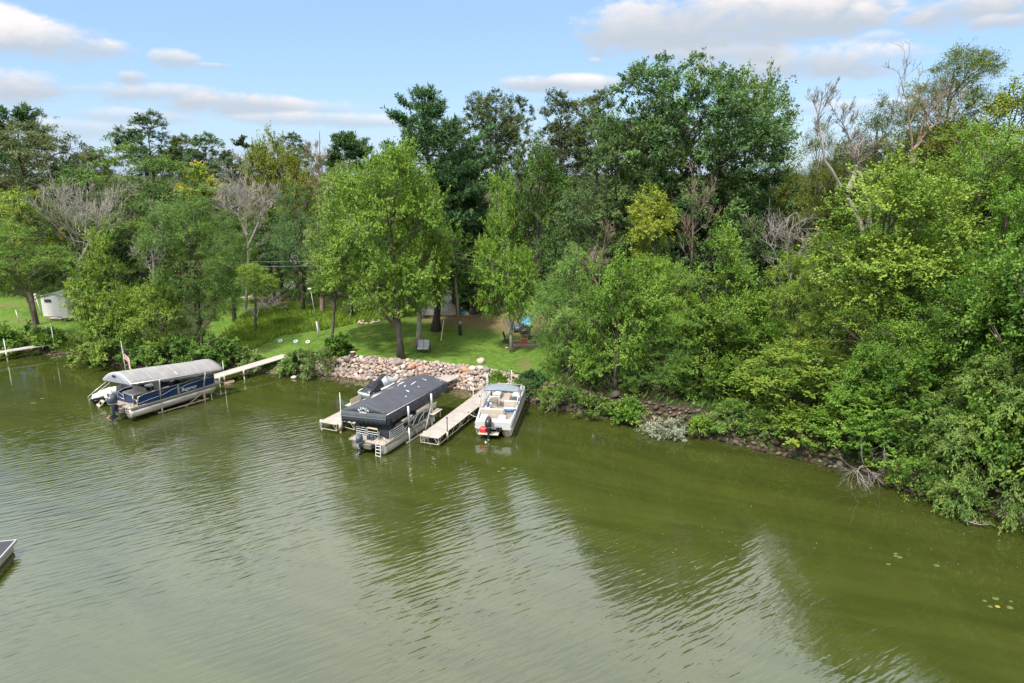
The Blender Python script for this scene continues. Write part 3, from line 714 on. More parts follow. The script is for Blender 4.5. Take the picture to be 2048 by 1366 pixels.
tree('dark rounded tree top right behind the spire-topped tree', 588, 100, 266, 36, 345, 'dark', 'oak', 'round', group=FAR)
pine('small distant pine with tiered open top right of the tall bare snag', 697, 112, 272, 40, 345, group=FAR, flatTop=True, n_wh=9, lsc=1.3, sparse=1.6)
tree('dark bluish green tree with dense crown behind the three painted tyres', 597, 74, 366, 62, 590, 'blue', 'ash', 'oval', base=604, group=FAR, k=3.0)
tree('dusky tree over the thick dark trunk beside the gravel drive', 535, 79, 420, 70, 585, 'blue', 'ash', 'round', base=541, group=FAR, k=2.2, tr=.48, bark=BARKD)
tree('pale weeping willow crown peeping out behind the big lawn maple', 690, 70, 318, 66, 560, 'pale', 'willow', 'round', group=FAR, tmid=.25, k=2.8)
pine('tall white pine towering over the lawn with tiered dark plumes', 856, 72, 164, 112, 600, group=FAR, n_wh=26, k=1.7)
pine('second pine close behind the tall white pine, its fuller right shoulder', 926, 75, 250, 78, 600, group=FAR, n_wh=19, k=1.7)
tree('thin-leaved oak against the sky just right of the tall white pine', 992, 88, 184, 74, 370, 'grey', 'oak', 'round', group=FAR, k=2.7, tmid=.18, bark=BARKD)
tree('thin-leaved oak against the sky left of the giant oak', 1122, 78, 186, 66, 380, 'grey', 'oak', 'round', group=FAR, k=2.7, tmid=.22, bark=BARKD)
tree('fuller oak top between the thin-leaved oak and the giant oak', 1196, 74, 180, 52, 340, 'grey', 'oak', 'round', group=FAR, k=2.7, tmid=.35, bark=BARKD)
tree('mid green tree between the pine and the giant oak, right behind the narrow spired maple', 1075, 73, 286, 70, 590, 'mid', 'maple', 'oval', group=FAR, tmid=.16)
tree('giant oak with the tallest bluish green crown in the middle of the wood', 1365, 61, 118, 160, 480, 'blue', 'oak', 'round', group=FAR, k=3.6, tmid=.45, bark=BARKD)
tree('bluish oak crown forming the upper left shoulder of the giant oak', 1290, 66, 158, 88, 470, 'blue', 'oak', 'dome', group=FAR, k=3.3, tmid=.42, bark=BARKD)
tree('sunlit green tree crown on the right shoulder of the giant oak', 1492, 65, 138, 82, 420, 'mid', 'maple', 'round', group=FAR, tmid=.5)
tree('bluish oak crown spreading low on the left flank of the giant oak', 1232, 60, 248, 108, 540, 'blue', 'oak', 'dome', group=FAR, k=3.5, tmid=.45, bark=BARKD)
tree('bluish oak crown low in front of the giant oak, above the yellow ash', 1392, 57.5, 290, 130, 580, 'blue', 'oak', 'dome', group=FAR, k=3.3, tmid=.40, bark=BARKD)
tree('dark bluish oak crown on the right flank of the giant oak', 1525, 60, 300, 92, 600, 'blue', 'oak', 'dome', group=FAR, k=3.2, tmid=.3, bark=BARKD)
tree('dark oak at the edge of the sky gap left of the forked dead tree', 1605, 62, 368, 66, 600, 'blue', 'oak', 'dome', group=FAR, k=3.0, tmid=.25)
tree('olive green tree behind the forked dead tree, left side', 1632, 57, 246, 62, 520, 'olive', 'ash', 'oval', group=FAR, tmid=.25, k=2.8)
tree('grey green cherry-like tree behind the forked dead tree, right side', 1745, 57, 196, 82, 520, 'grey', 'ash', 'oval', group=FAR, tmid=.3, k=2.5)
tree('tall brownish green tree touching the sky at upper right', 1898, 54, 92, 74, 330, 'olive', 'ash', 'vase', group=FAR, tmid=.18, k=2.6)
tree('broad yellowish tree at the right end of the skyline', 2012, 50, 168, 92, 420, 'olive', 'maple', 'round', group=FAR, tmid=.5, k=3.0)
tree('olive tree half hidden between the tall brownish tree and the leaning bare tree', 1850, 53, 240, 90, 470, 'olive', 'ash', 'round', group=FAR, tmid=.35, k=2.6)
# dark inner rows that close the wood
IN = 'trees inside the wood'
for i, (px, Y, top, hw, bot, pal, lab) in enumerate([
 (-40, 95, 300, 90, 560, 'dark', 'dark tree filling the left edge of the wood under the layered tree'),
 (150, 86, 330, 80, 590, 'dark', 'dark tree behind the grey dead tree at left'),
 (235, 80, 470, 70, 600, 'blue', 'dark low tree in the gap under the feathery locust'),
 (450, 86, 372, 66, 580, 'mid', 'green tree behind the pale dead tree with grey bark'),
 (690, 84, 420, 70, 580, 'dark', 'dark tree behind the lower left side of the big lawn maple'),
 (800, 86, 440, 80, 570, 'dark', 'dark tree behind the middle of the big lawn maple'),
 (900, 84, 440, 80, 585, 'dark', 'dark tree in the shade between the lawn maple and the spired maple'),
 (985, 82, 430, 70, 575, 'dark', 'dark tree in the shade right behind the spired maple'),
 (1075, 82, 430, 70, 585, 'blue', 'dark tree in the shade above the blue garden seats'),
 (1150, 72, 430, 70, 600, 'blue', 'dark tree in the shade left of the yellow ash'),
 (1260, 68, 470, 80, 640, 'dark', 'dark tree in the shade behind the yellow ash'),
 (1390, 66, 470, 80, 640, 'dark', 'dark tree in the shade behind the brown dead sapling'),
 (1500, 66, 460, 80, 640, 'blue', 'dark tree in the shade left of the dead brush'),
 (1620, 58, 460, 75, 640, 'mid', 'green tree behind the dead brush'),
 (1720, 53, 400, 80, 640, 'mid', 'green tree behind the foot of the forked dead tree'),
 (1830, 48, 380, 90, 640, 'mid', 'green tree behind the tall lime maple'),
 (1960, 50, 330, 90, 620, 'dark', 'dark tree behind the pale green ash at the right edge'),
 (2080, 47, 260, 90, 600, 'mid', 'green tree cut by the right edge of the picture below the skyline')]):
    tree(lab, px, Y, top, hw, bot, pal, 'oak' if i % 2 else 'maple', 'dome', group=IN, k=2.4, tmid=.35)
far = [(-110,300,90,'cut by the left edge under the flat-topped pine'),(120,300,70,'between the layered dark tree and the feathery locust'),(200,305,70,'just left of the feathery locust'),(330,310,70,'low behind the round dark tree top'),
 (455,306,70,'right of the dark bluish crown'),(530,318,60,'low behind the spire-topped tree'),(650,314,66,'at the foot of the tall bare snag'),(745,316,66,'right of the small distant pine'),(800,330,70,'low behind the left branches of the white pine'),
 (930,300,80,'low behind the right branches of the white pine'),(1060,290,80,'low between the two thin-leaved oaks'),(1160,300,80,'low behind the fuller oak top'),(1270,320,80,'low behind the left flank of the giant oak'),(1570,345,56,'in the sky gap right of the giant oak'),
 (1680,290,70,'behind the stems of the forked dead tree'),(1770,270,80,'behind the foot of the leaning bare tree'),(1860,260,80,'low behind the tall brownish tree'),(2120,220,90,'cut by the right edge at the skyline')]
for i, (px, top, hw, lab) in enumerate(far):
    tree('grey green distant tree crown '+lab, px, 112+4*(i % 3), top, hw, 520, 'grey' if i % 3 else 'mid', 'oak', 'dome', group='distant trees closing the skyline', k=2.3, lsc=1.15, tmid=.3)
# dead and leafless trees
DEAD = 'leafless trees'
bare('pale grey dead tree with a wide fan of fine twigs at left', 160, 73, 352, 155, 590, 84, group=DEAD, forks=7, tr=.20, start=.30, twigs=1.0, rad_end=.010, trunk=[[(155,590),(160,520),(172,470),(170,400)],[(158,540),(148,480),(118,430)],[(162,520),(190,470),(205,415)]])
bare('pale grey dead tree with a rounded twiggy top, centre left', 492, 74, 318, 490, 620, 62, group=DEAD, forks=7, tr=.18, start=.4, twigs=1.0, rad_end=.010, trunk=[[(490,620),(497,520),(492,430),(490,345)],[(494,500),(520,440),(528,400)],[(494,470),(468,410)]])
bare('tall bare brown snag with twin stems rising left of the lawn maple', 640, 72, 256, 645, 620, 34, bark=BARKB, group=DEAD, forks=5, tr=.27, start=.5, up=1.3, trunk=[[(645,620),(642,480),(638,380),(640,262)],[(645,560),(650,470),(645,400),(630,300)]])
bare('small dead tree with white bark leaning left in the gap by the dark sheds', 305, 70, 430, 312, 575, 36, group=DEAD, forks=4, tr=.12, trunk=[[(312,575),(300,535),(285,505)],[(308,560),(304,500),(318,440)]])
bare('brown dead sapling with a fan of upright twigs beside the yellow ash', 1380, 54, 372, 1372, 620, 52, bark=BARKB, group=DEAD, forks=7, tr=.17, start=.38, up=1.5, trunk=[[(1368,640),(1382,540),(1385,450),(1383,395)]])
bare('forked dead tree with two bare curving stems against the sky at right', 1690, 51, 172, 1740, 500, 44, bark=BARKM, group=DEAD, forks=6, tr=.26, start=.66, up=1.1, rad_end=.014, trunk=[[(1748,520),(1720,445),(1692,385),(1650,320),(1640,240),(1645,180)],[(1735,500),(1738,420),(1720,330),(1705,280),(1675,235)],[(1692,385),(1712,345),(1716,310)]])
bare('leaning bare tree with long fine branches left of the tall brownish tree', 1822, 51, 130, 1822, 330, 60, bark=BARKB, group=DEAD, forks=5, tr=.14, start=.35, up=.9, twigs=.75, trunk=[[(1822,380),(1824,280),(1815,210),(1800,140)],[(1823,330),(1850,240),(1880,200)],[(1824,300),(1860,255),(1925,225)]])
bare('low heap of dead grey brushwood between the thicket and the forked dead tree', 1570, 54, 400, 1580, 560, 66, group=DEAD, forks=5, tr=.08, start=.15, up=.45, twigs=.8, trunk=[[(1580,560),(1572,500),(1585,430)],[(1580,560),(1540,490),(1512,470)],[(1580,560),(1610,470)]])
bare('grey dead twigs on top of the willow left of the thicket', 1190, 55, 455, 1195, 600, 34, bark=BARKB, group=DEAD, forks=5, tr=.10, start=.4, trunk=[[(1195,600),(1200,540),(1212,460)],[(1195,570),(1170,520)]])
bare('grey bare branches poking out of the thicket below the brown dead sapling', 1330, 47.5, 590, 1345, 810, 34, group=DEAD, forks=6, tr=.07, start=.2, up=.3, trunk=[[(1345,810),(1330,700),(1322,610)],[(1335,720),(1360,650)]])
bare('small spray of bare branches at the edge of the left lawn under the dark trunk', 540, 69.5, 585, 512, 640, 34, group=DEAD, forks=5, tr=.06, start=.3, up=.2, trunk=[[(512,640),(520,605),(545,615)]])
# lawn trees
tree('big bright lawn maple with a rounded yellow-green crown behind the boulders', 775, 55.6, 292, 116, 622, 'bright', 'maple', 'round', base=798, group=FR, tmid=.52, k=3.6, tr=.27, bark=BARK, sqy=.9)
tree('right-hand partner of the lawn maple growing behind the grey garden seat', 842, 58.5, 340, 56, 618, 'bright', 'maple', 'oval', base=835, group=FR, tmid=.5, k=3.2, tr=.24, bark=BARKG)
tree('lower green maple under the left side of the big lawn maple', 684, 60, 440, 64, 604, 'fresh', 'maple', 'round', base=655, group=FR, tmid=.35, k=3.2, tr=.16)
tree('narrow spired maple standing by the fire pit and the blue seats', 1006, 56.6, 346, 62, 640, 'bright', 'maple', 'cone', base=1024, group=FR, tmid=.6, k=3.0, tr=.16, bark=BARKG)
tree('big shaded tree over the white shed with a thick dark trunk', 885, 63.5, 450, 58, 588, 'mid', 'maple', 'round', base=869, group=FR, tmid=.3, k=2.4, tr=.42, bark=BARKD)
tree('dark pine-shaded tree with thick trunk at the back edge of the lawn', 955, 70, 470, 50, 590, 'dark', 'oak', 'round', base=946, group=FR, k=2.4, tr=.42, bark=BARKD)
# left shore
tree('leaning green ash at the left edge above the far jetty', 26, 62, 442, 74, 600, 'fresh', 'ash', 'oval', base=66, group=FR, tmid=.42, k=3.0, tr=.16, bark=BARKB)
tree('bright pointed maple on the shore behind the small grey shed', 210, 59.5, 456, 58, 690, 'lime', 'maple', 'cone', group=FR, tmid=.40, k=3.4)
tree('taller green ash with several stems on the shore behind the flag', 392, 58.6, 392, 82, 635, 'mid', 'ash', 'flame', base=395, group=FR, tmid=.34, k=3.3, twin=2, bark=BARKD, tr=.17)
tree('lower green ash leaning over the water left of the several-stemmed ash', 322, 58.0, 562, 54, 715, 'lime', 'maple', 'dome', group=FR, tmid=.35, k=3.0)
tree('slim yellow-green sapling with a pale trunk on the meadow', 512, 66, 525, 34, 600, 'lime', 'ash', 'round', base=504, group=FR, tmid=.55, k=2.4, tr=.16, acc=.06)
tree('autumn yellow sapling hanging at the left edge behind the leaning ash', 36, 70, 376, 66, 500, 'yellow', 'ash', 'round', group=FR, tmid=.35, k=1.9, acc=.10)
tree('light green ash behind the several-stemmed ash, beside the pale dead tree', 455, 70, 420, 46, 580, 'mid', 'ash', 'oval', group=FR, tmid=.45, k=2.6)
# right-hand thicket
TH = 'trees and saplings of the right-hand thicket'
tree('soft grey green willow bush on the corner right of the blue seats', 1142, 50.0, 490, 76, 818, 'will', 'ash', 'oval', group=TH, tmid=.40, k=3.4, lsc=.95)
tree('bright maple sapling overhanging the bank right beside the willow', 1235, 47.2, 505, 88, 822, 'bright', 'maple', 'oval', group=TH, tmid=.40, k=3.4)
tree('slender ash with yellow leaves standing above the thicket', 1298, 52, 372, 48, 520, 'yellow', 'ash', 'oval', base=1330, group=TH, tmid=.55, k=2.2, acc=.04)
tree('pale yellow-green sapling in the thicket below the slender yellow ash', 1312, 49, 512, 70, 720, 'lime', 'ash', 'round', group=TH, tmid=.46, k=2.8, acc=.02)
tree('pointed green ash in the thicket right of the brown dead sapling', 1450, 49.5, 446, 78, 760, 'fresh', 'maple', 'cone', group=TH, tmid=.52, k=3.2)
tree('round green maple low over the bank in the middle of the thicket', 1420, 46.0, 605, 86, 835, 'bright', 'maple', 'dome', group=TH, tmid=.28, k=3.2)
tree('dark green box elder low over the bank between the bright maple and the round maple', 1320, 46.2, 640, 72, 838, 'mid', 'ash', 'dome', group=TH, tmid=.38, k=3.0)
tree('soft green bush tree in the saddle right of the pointed ash', 1530, 49, 596, 82, 800, 'fresh', 'ash', 'dome', group=TH, tmid=.4, k=3.0)
tree('yellow-leaved box elder below the dead brushwood', 1598, 48, 508, 66, 700, 'yellow', 'ash', 'round', group=TH, tmid=.32, k=2.4, acc=.02)
tree('viny olive sapling draped with creepers right of the yellow box elder', 1660, 46, 560, 60, 790, 'olive', 'ash', 'dome', group=TH, tmid=.35, k=2.8)
tree('spreading lime maple hanging low over the stony bank', 1612, 41, 690, 126, 880, 'lime', 'maple', 'dome', group=TH, over=True, tmid=.28, k=3.2)
tree('tall lime maple with upswept branches in front of the forked dead tree', 1778, 41.5, 304, 118, 620, 'lime', 'maple', 'flame', group=TH, tmid=.42, k=3.4)
tree('pale green ash at the right edge right of the tall lime maple', 1955, 44.5, 248, 112, 560, 'fresh', 'ash', 'flame', group=TH, tmid=.58, k=3.0)
tree('green ash behind the pale green ash cut by the right picture edge', 2065, 42.5, 330, 90, 700, 'mid', 'ash', 'flame', group=TH, tmid=.5, k=2.8)
tree('pointed lime sapling in front of the pale green ash', 2002, 38.5, 372, 70, 660, 'bright', 'maple', 'cone', group=TH, tmid=.55, k=3.0)
tree('mid green maple below the tall lime maple over the inner bank', 1790, 38.8, 540, 110, 800, 'fresh', 'ash', 'round', group=TH, tmid=.34, k=3.2)
tree('upright bright maple sapling in the dark hollow left of the weeping willow', 1812, 36.3, 650, 84, 920, 'bright', 'maple', 'flame', group=TH, tmid=.3, k=3.0)
tree('low maple overhanging the water where the bare branches dip in', 1745, 36.6, 765, 98, 938, 'bright', 'maple', 'dome', group=TH, over=True, tmid=.40, k=3.0)
tree('green ash at the right edge above the weeping willow', 1945, 36.8, 520, 110, 780, 'fresh', 'ash', 'round', group=TH, tmid=.30, k=3.0)
tree('dark green tree in the hollow behind the weeping willow', 2030, 35.5, 560, 90, 850, 'mid', 'oak', 'round', group=TH, tmid=.2, k=3.0)
tree('weeping willow dipping its branches into the water at the right edge', 1990, 32.2, 712, 118, 1030, 'will', 'willow', 'dome', group=TH, over=True, tmid=.36, k=3.6, lsc=1.0)
tree('smaller weeping willow left of the big one, in the shade of the hollow', 1880, 34.4, 790, 66, 1000, 'will', 'willow', 'dome', group=TH, over=True, tmid=.22, k=2.8)
tree('green maple on the bank just right of the picture edge', 2150, 31.5, 400, 130, 1000, 'fresh', 'maple', 'flame', group=TH, tmid=.36, k=3.0)
tree('tall ash behind the bank just right of the picture edge', 2190, 38, 240, 130, 820, 'mid', 'ash', 'flame', group=TH, tmid=.4, k=3.0)
tree('round maple further along the bank beyond the picture edge', 2330, 28.5, 430, 150, 1050, 'bright', 'maple', 'round', group=TH, tmid=.36, k=3.0)
# shrubs along the waterline
SH_G = 'shrubs along the waterline'
for (px, py, hw, hh, pal, sty, lab, kw) in [
 (622, 746, 64, 56, 'pale', 'willow', 'pale green willow bush between the left jetty and the boulders', dict(tmid=.30)),
 (590, 738, 34, 34, 'will', 'willow', 'small willow bush on the bank right beside the left jetty', dict(tmid=.30)),
 (678, 708, 23, 36, 'fresh', 'oak', 'round glossy green bush on the lawn beside the tree stump', dict(tmid=.22)),
 (175, 722, 44, 44, 'will', 'ash', 'pale bush on the shore right of the far jetty', {}),
 (235, 728, 44, 60, 'fresh', 'ash', 'green bush on the shore left of the flag', {}),
 (300, 736, 46, 58, 'mid', 'ash', 'green bush on the shore right of the flag', {}),
 (352, 738, 40, 62, 'mid', 'ash', 'darker bush on the shore behind the grey boat canopy', {}),
 (410, 738, 44, 70, 'mid', 'ash', 'bush on the shore below the several-stemmed ash', {}),
 (462, 730, 36, 54, 'mid', 'ash', 'bush on the shore behind the far end of the grey canopy', {}),
 (490, 728, 24, 26, 'pale', 'ash', 'low pale weedy bush beside the left jetty', {}),
 (22, 700, 36, 38, 'fresh', 'ash', 'leafy bush at the left edge behind the far jetty', {}),
 (-30, 700, 50, 46, 'mid', 'ash', 'leafy bush cut by the left edge behind the far jetty', {}),
 (98, 694, 26, 30, 'fresh', 'ash', 'leafy bush at the foot of the leaning ash', {}),
 (995, 768, 16, 22, 'fresh', 'maple', 'small leafy bush growing out of the boulders by the gangway', {}),
 (1062, 778, 30, 44, 'dark', 'willow', 'tuft of dark green reeds right of the moored white pontoon boat', dict(tmid=.4)),
 (1040, 768, 14, 16, 'pale', 'willow', 'low grassy tuft beside the gangway on the bank', {}),
 (1120, 800, 50, 36, 'mid', 'ash', 'dark bush on the bank below the willow bush', {}),
 (1185, 814, 40, 30, 'mid', 'ash', 'dark bush on the bank below the bright maple sapling', {}),
 (1250, 830, 36, 36, 'bright', 'maple', 'bright low bush on the bank left of the silvery branches', {}),
 (1405, 855, 34, 34, 'bright', 'ash', 'bright low bush on the bank right of the silvery branches', {}),
 (1462, 864, 44, 46, 'mid', 'ash', 'grey green bush on the bank left of the spreading lime maple', {}),
 (1545, 876, 40, 42, 'mid', 'ash', 'dark bush on the bank under the spreading lime maple', {}),
 (1700, 912, 40, 40, 'mid', 'maple', 'dark bush on the bank below the viny sapling', {}),
 (1835, 985, 46, 60, 'fresh', 'ash', 'green bush at the waterline left of the weeping willows', {}),
 (1905, 1008, 44, 56, 'will', 'willow', 'drooping bush at the waterline under the smaller weeping willow', {})]:
    if px > 1280 and px < 1300: continue
    shrub(lab, px, py, hw, hh, pal, sty, group=SH_G, **kw)
b = shrub('silvery fallen branches with wilted leaves trailing in the water', 1336, 866, 48, 26, 'silver', 'ash', k=1.8, name='fallen_branch'); b['category'] = 'fallen branches'
print('leaves', sum(LEAFQ), 'trees', len(ALLTREES))

# dead boughs over the water
bare('forked grey dead bough dipping into the water below the low maple', 1735, 34.2, 880, 1722, 885, 62, group='dead boughs over the water', bark=BARKM, forks=8, tr=.05, rad_end=.006, start=.45, up=-.5, cat='dead branch', name='dead_bough', trunk=[[(1722,880),(1726,925),(1742,945),(1790,975)],[(1726,930),(1708,948)],[(1742,945),(1765,955),(1772,925),(1764,870)]], levels=3)
bare('tangle of pale dead twigs hanging in the ash above the weeping willow', 1935, 37.5, 640, 1900, 655, 40, group='dead boughs over the water', forks=6, tr=.05, start=.2, up=-.4, cat='dead branch', name='dead_bough', trunk=[[(1900,650),(1925,680),(1955,715)],[(1880,600),(1905,655),(1940,690)]])
bare('thin dead branch floating at the foot of the weeping willow', 1960, 29.6, 1045, 1935, 1043, 20, group='dead boughs over the water', forks=4, tr=.035, start=.2, up=.1, cat='dead branch', name='dead_bough', trunk=[[(1930,1042),(1955,1046),(1985,1052)]], levels=3)

# ------------------------------------------------------------------ ground cover
def blades(name, polys, n, hmin, hmax, w, pal, seed, label, lean=.5, bare_worn=False):
    r = np.random.default_rng(seed); P = np.concatenate([np.array(p) for p in polys]); lo_, hi_ = P.min(0), P.max(0); xs = []; c_ = 0
    while c_ < n:
        q = r.uniform(lo_, hi_, (n, 2)); ok = np.zeros(n, bool)
        for p in polys: ok |= in_poly(q[:,0], q[:,1], p)
        q = q[ok & (shore_dist(q[:,0], q[:,1]) > (3.8 if bare_worn else 1.7 if name == 'undergrowth' else .25))]
        if bare_worn: q = q[r.random(len(q)) > 1.5*worn_at(q[:,0], q[:,1])]
        xs.append(q); c_ += len(q)
        if not len(q): break
    q = np.concatenate(xs)[:n]; z = ground(q[:,0], q[:,1])
    cl = .5+.5*np.sin(q[:,0]*1.3+np.sin(q[:,1]*.9)*2)*np.sin(q[:,1]*1.1+np.sin(q[:,0]*.7)*2)
    h = r.uniform(hmin, hmax, len(q))*(.55+.6*cl); a = r.uniform(0, 6.28, len(q))
    d = nrm(np.stack([np.cos(a)*lean*r.random(len(q)), np.sin(a)*lean*r.random(len(q)), np.ones(len(q))], 1))
    up = nrm(np.stack([np.sin(a), -np.cos(a), np.full(len(q), .35)], 1))
    me = leaves_mesh(name, np.concatenate([q, (z-.02)[:,None]], 1), d, up, h, np.full(len(q), w)*r.uniform(.6,1.4,len(q)), np.clip(r.normal(.25+.35*cl,.14), 0, .75))
    o = ob(name, me, LM[pal]); tag(o, label, None, None, 'stuff'); return o
MEADOW = [poly_px([(415,705),(470,650),(500,625),(600,610),(700,628),(880,600),(900,618),(745,645),(690,652),(560,672),(480,715)])]
blades('meadow_grass', MEADOW, 26000, .30, .75, .09, 'lime', 21, 'tall rough meadow weeds beside the mown lawn', .8)
blades('lawn_grass', [LAWN, LEFTLAWN, BACKLAWN], 30000, .05, .13, .05, 'bright', 22, 'short mown grass of the lawn', 1.2, True)
WOOD = [poly_px([(-300,600),(-150,560),(240,560),(420,600),(470,560),(900,560),(1000,565),(1130,600),(1080,720),(1060,790),(1300,850),(1500,890),(1800,970),(2000,1020),(2300,900),(2200,600),(1600,600),(1200,575)])]
blades('undergrowth', WOOD, 24000, .25, .8, .12, 'mid', 23, 'weeds and seedlings under the trees of the thicket', 1.4)
blades('bank_weeds', [poly_px([(-100,690),(60,690),(130,702),(300,728),(480,730),(540,738),(560,728),(470,715),(300,715),(120,690)])], 9000, .2, .6, .16, 'fresh', 24, 'weeds growing along the left bank', 1.2)
# ------------------------------------------------------------------ boats, lifts and docks
ALU = mat('aluminium', (.52,.52,.50), .38, .75, var=.12, nscale=3)
PONT = mat('pontoon_aluminium', (.50,.46,.40), .36, .6, var=.22, nscale=2.2, stretch=(.35,1,1))
PONTB = mat('pontoon_weathered', (.44,.39,.30), .5, .35, var=.28, nscale=3, stretch=(.4,1,1))
GALV = mat('galvanised_steel', (.42,.43,.42), .5, .5, var=.2, nscale=4)
RUST = mat('stained_steel', (.30,.235,.17), .8, .15, var=.35, nscale=4)
WHITEP = mat('white_paint', (.54,.54,.52), .45, var=.06)
CREAM = mat('cream_vinyl', (.52,.46,.38), .5, var=.08)
TAUPE = mat('taupe_vinyl', (.40,.35,.30), .55, var=.10, nscale=3)
WVINYL = mat('white_vinyl', (.76,.75,.73), .42, var=.05)
BLUEV = mat('blue_vinyl', (.035,.085,.27), .4, var=.1)
NAVY = mat('navy_panel', (.010,.032,.105), .28, .15, var=.14, nscale=2, spec=.6)
BLACKP = mat('black_panel', (.014,.016,.022), .35, var=.2, spec=.5)
BLACKC = mat('black_canvas', (.018,.021,.028), .85, var=.25, nscale=4, bump=.01, bscale=14)
CARPET = mat('deck_carpet', (.30,.25,.21), .95, var=.12, nscale=12)
MOTB = mat('motor_blue_grey', (.048,.066,.088), .3, .2, var=.1, spec=.6)
MOTK = mat('motor_black', (.018,.019,.022), .3, var=.1, spec=.6)
RUBBER = mat('black_rubber', (.02,.02,.02), .8, var=.2)
SILV = mat('silver_trim', (.62,.64,.66), .3, .6, var=.05)
RED = mat('red_plastic', (.55,.03,.04), .4, var=.08)
TAN = mat('tan_dock_deck', (.30,.265,.24), .8, var=.15, nscale=1.6, bump=.004, bscale=60)
TANF = mat('tan_dock_frame', (.40,.355,.285), .6, var=.10, nscale=4)
GREYD = mat('grey_dock_deck', (.34,.305,.265), .85, var=.10, nscale=2, bump=.004, bscale=50)
CANG = mat('grey_canopy_vinyl', (.215,.207,.205), .75, var=.10, nscale=1.4, bump=.012, bscale=5)
CANGE = mat('light_grey_canopy_end', (.235,.255,.285), .7, var=.06, nscale=2, bump=.02, bscale=4)
CAND = mat('charcoal_canopy_vinyl', (.050,.053,.066), .85, var=.14, nscale=1.6, bump=.02, bscale=4)
CANDE = mat('dark_canopy_end', (.045,.055,.065), .72, var=.14, nscale=2, bump=.02, bscale=4)
PATCH = mat('canopy_patch', (.40,.41,.47), .7, var=.08)
BIM = mat('bimini_canvas', (.155,.185,.215), .7, var=.12, nscale=3, bump=.01, bscale=6)
GLASS = mat('smoked_windscreen', (.03,.035,.04), .1, var=.05, spec=.7)
WOOD_ = mat('weathered_wood', (.25,.19,.14), .85, var=.25, nscale=3, stretch=(.3,1,1))
WOODL = mat('pale_wood', (.55,.40,.22), .7, var=.15, nscale=4)
TEXTW = mat('white_lettering', (.80,.80,.82), .5, var=0)
ORANGEM = mat('orange_antifoul', (.50,.22,.12), .6, var=.2)

def motor(parent, x, y, z, colour, s=1.0, tilt=0.0, trim=SILV, prop=None):
    """outboard: cowling, midsection, bracket, gearcase with skeg, propeller"""
    m = bpy.data.objects.new('outboard_motor', None); C.objects.link(m); m.parent = parent; m.location = (x, y, z); m.scale = (s, s, s); m.rotation_euler = (0, tilt, 0)
    prof = [(.0,.16,.13),(.05,.30,.185),(.22,.34,.21),(.40,.31,.20),(.54,.22,.15),(.60,.08,.06)]
    rings = [[(-.10-hx*.15+hx*math.cos(a)*(1.05 if math.cos(a) < 0 else .9), hy*math.sin(a), .45+zz+.05*math.cos(a)*zz) for a in np.linspace(0, 2*math.pi, 14, endpoint=False)] for zz, hx, hy in prof]
    ob('cowling', MB().loft(rings, caps=True), colour, m, True)
    ob('trim_band', MB().loft([[(-.12+hx*math.cos(a), hy*math.sin(a), z_) for a in np.linspace(0, 2*math.pi, 14, endpoint=False)] for z_, hx, hy in ((.485,.335,.215),(.525,.345,.22))]), trim, m, True)
    mb = MB().loft([[(-.08+hx*math.cos(a), hy*math.sin(a), z_) for a in np.linspace(0, 2*math.pi, 10, endpoint=False)] for z_, hx, hy in ((.46,.16,.12),(.25,.14,.09),(-.15,.12,.055),(-.28,.15,.05))], caps=True)
    ob('midsection', mb, colour, m, True)
    mb = MB().loft([[(xx, ry*math.cos(a), -.36+ry*math.sin(a)) for a in np.linspace(0, 2*math.pi, 8, endpoint=False)] for xx, ry in ((.20,.02),(.10,.07),(-.15,.075),(-.34,.05))], caps=True)
    mb.slab([(-.02,-.012,-.40),(-.2,-.012,-.40),(-.16,-.012,-.62),(-.10,-.012,-.62)], .024).box((-.14,0,-.24),(.42,.16,.02))
    ob('gearcase', mb, colour, m, True)
    mb = MB()
    for k in range(3):
        a = k*2.094; mb.slab([(-.36,.02*math.cos(a),-.36+.02*math.sin(a)),(-.38,.17*math.cos(a-.35),-.36+.17*math.sin(a-.35)),(-.36,.17*math.cos(a+.35),-.36+.17*math.sin(a+.35))], .012)
    ob('propeller', mb, prop or ALU, m)
    ob('bracket', MB().box((.12,0,.18),(.12,.24,.42)).box((.02,0,.36),(.20,.14,.08)), MOTK, m)
    return m
def pontoons(root, L, yo, r, zc, m, nose=.9):
    for s in (-1, 1):
        rings = []
        for xx, rr, dz in [(0,.02,0),(0,r*.97,0),(.03,r,0)]+[(q*L,r,0) for q in (.2,.4,.6)]+[(L-nose,r,0),(L-nose*.6,r*.92,r*.07),(L-nose*.25,r*.62,r*.34),(L,r*.12,r*.72)]:
            rings.append([(xx, s*yo+rr*math.cos(a), zc+dz+rr*math.sin(a)) for a in np.linspace(0, 2*math.pi, 16, endpoint=False)])
        o = ob('pontoon', MB().loft(rings, caps=True), m, root, True)
        mb = MB()
        for q in (.02,.33,.66): mb.loft([[(q*L+dx, s*yo+(r+.008)*math.cos(a), zc+(r+.008)*math.sin(a)) for a in np.linspace(0, 2*math.pi, 16, endpoint=False)] for dx in (0,.04)])
        for q in np.linspace(.06,.86,7): mb.box((q*L, s*(yo), zc+r+.03), (.10,.20,.10))
        ob('weld_band', mb, m, o, True)
def rail_tube(parent, pts, r=.022, m=ALU, name='rail'): return ob(name, MB().tube(pts, r, 6), m, parent, True)
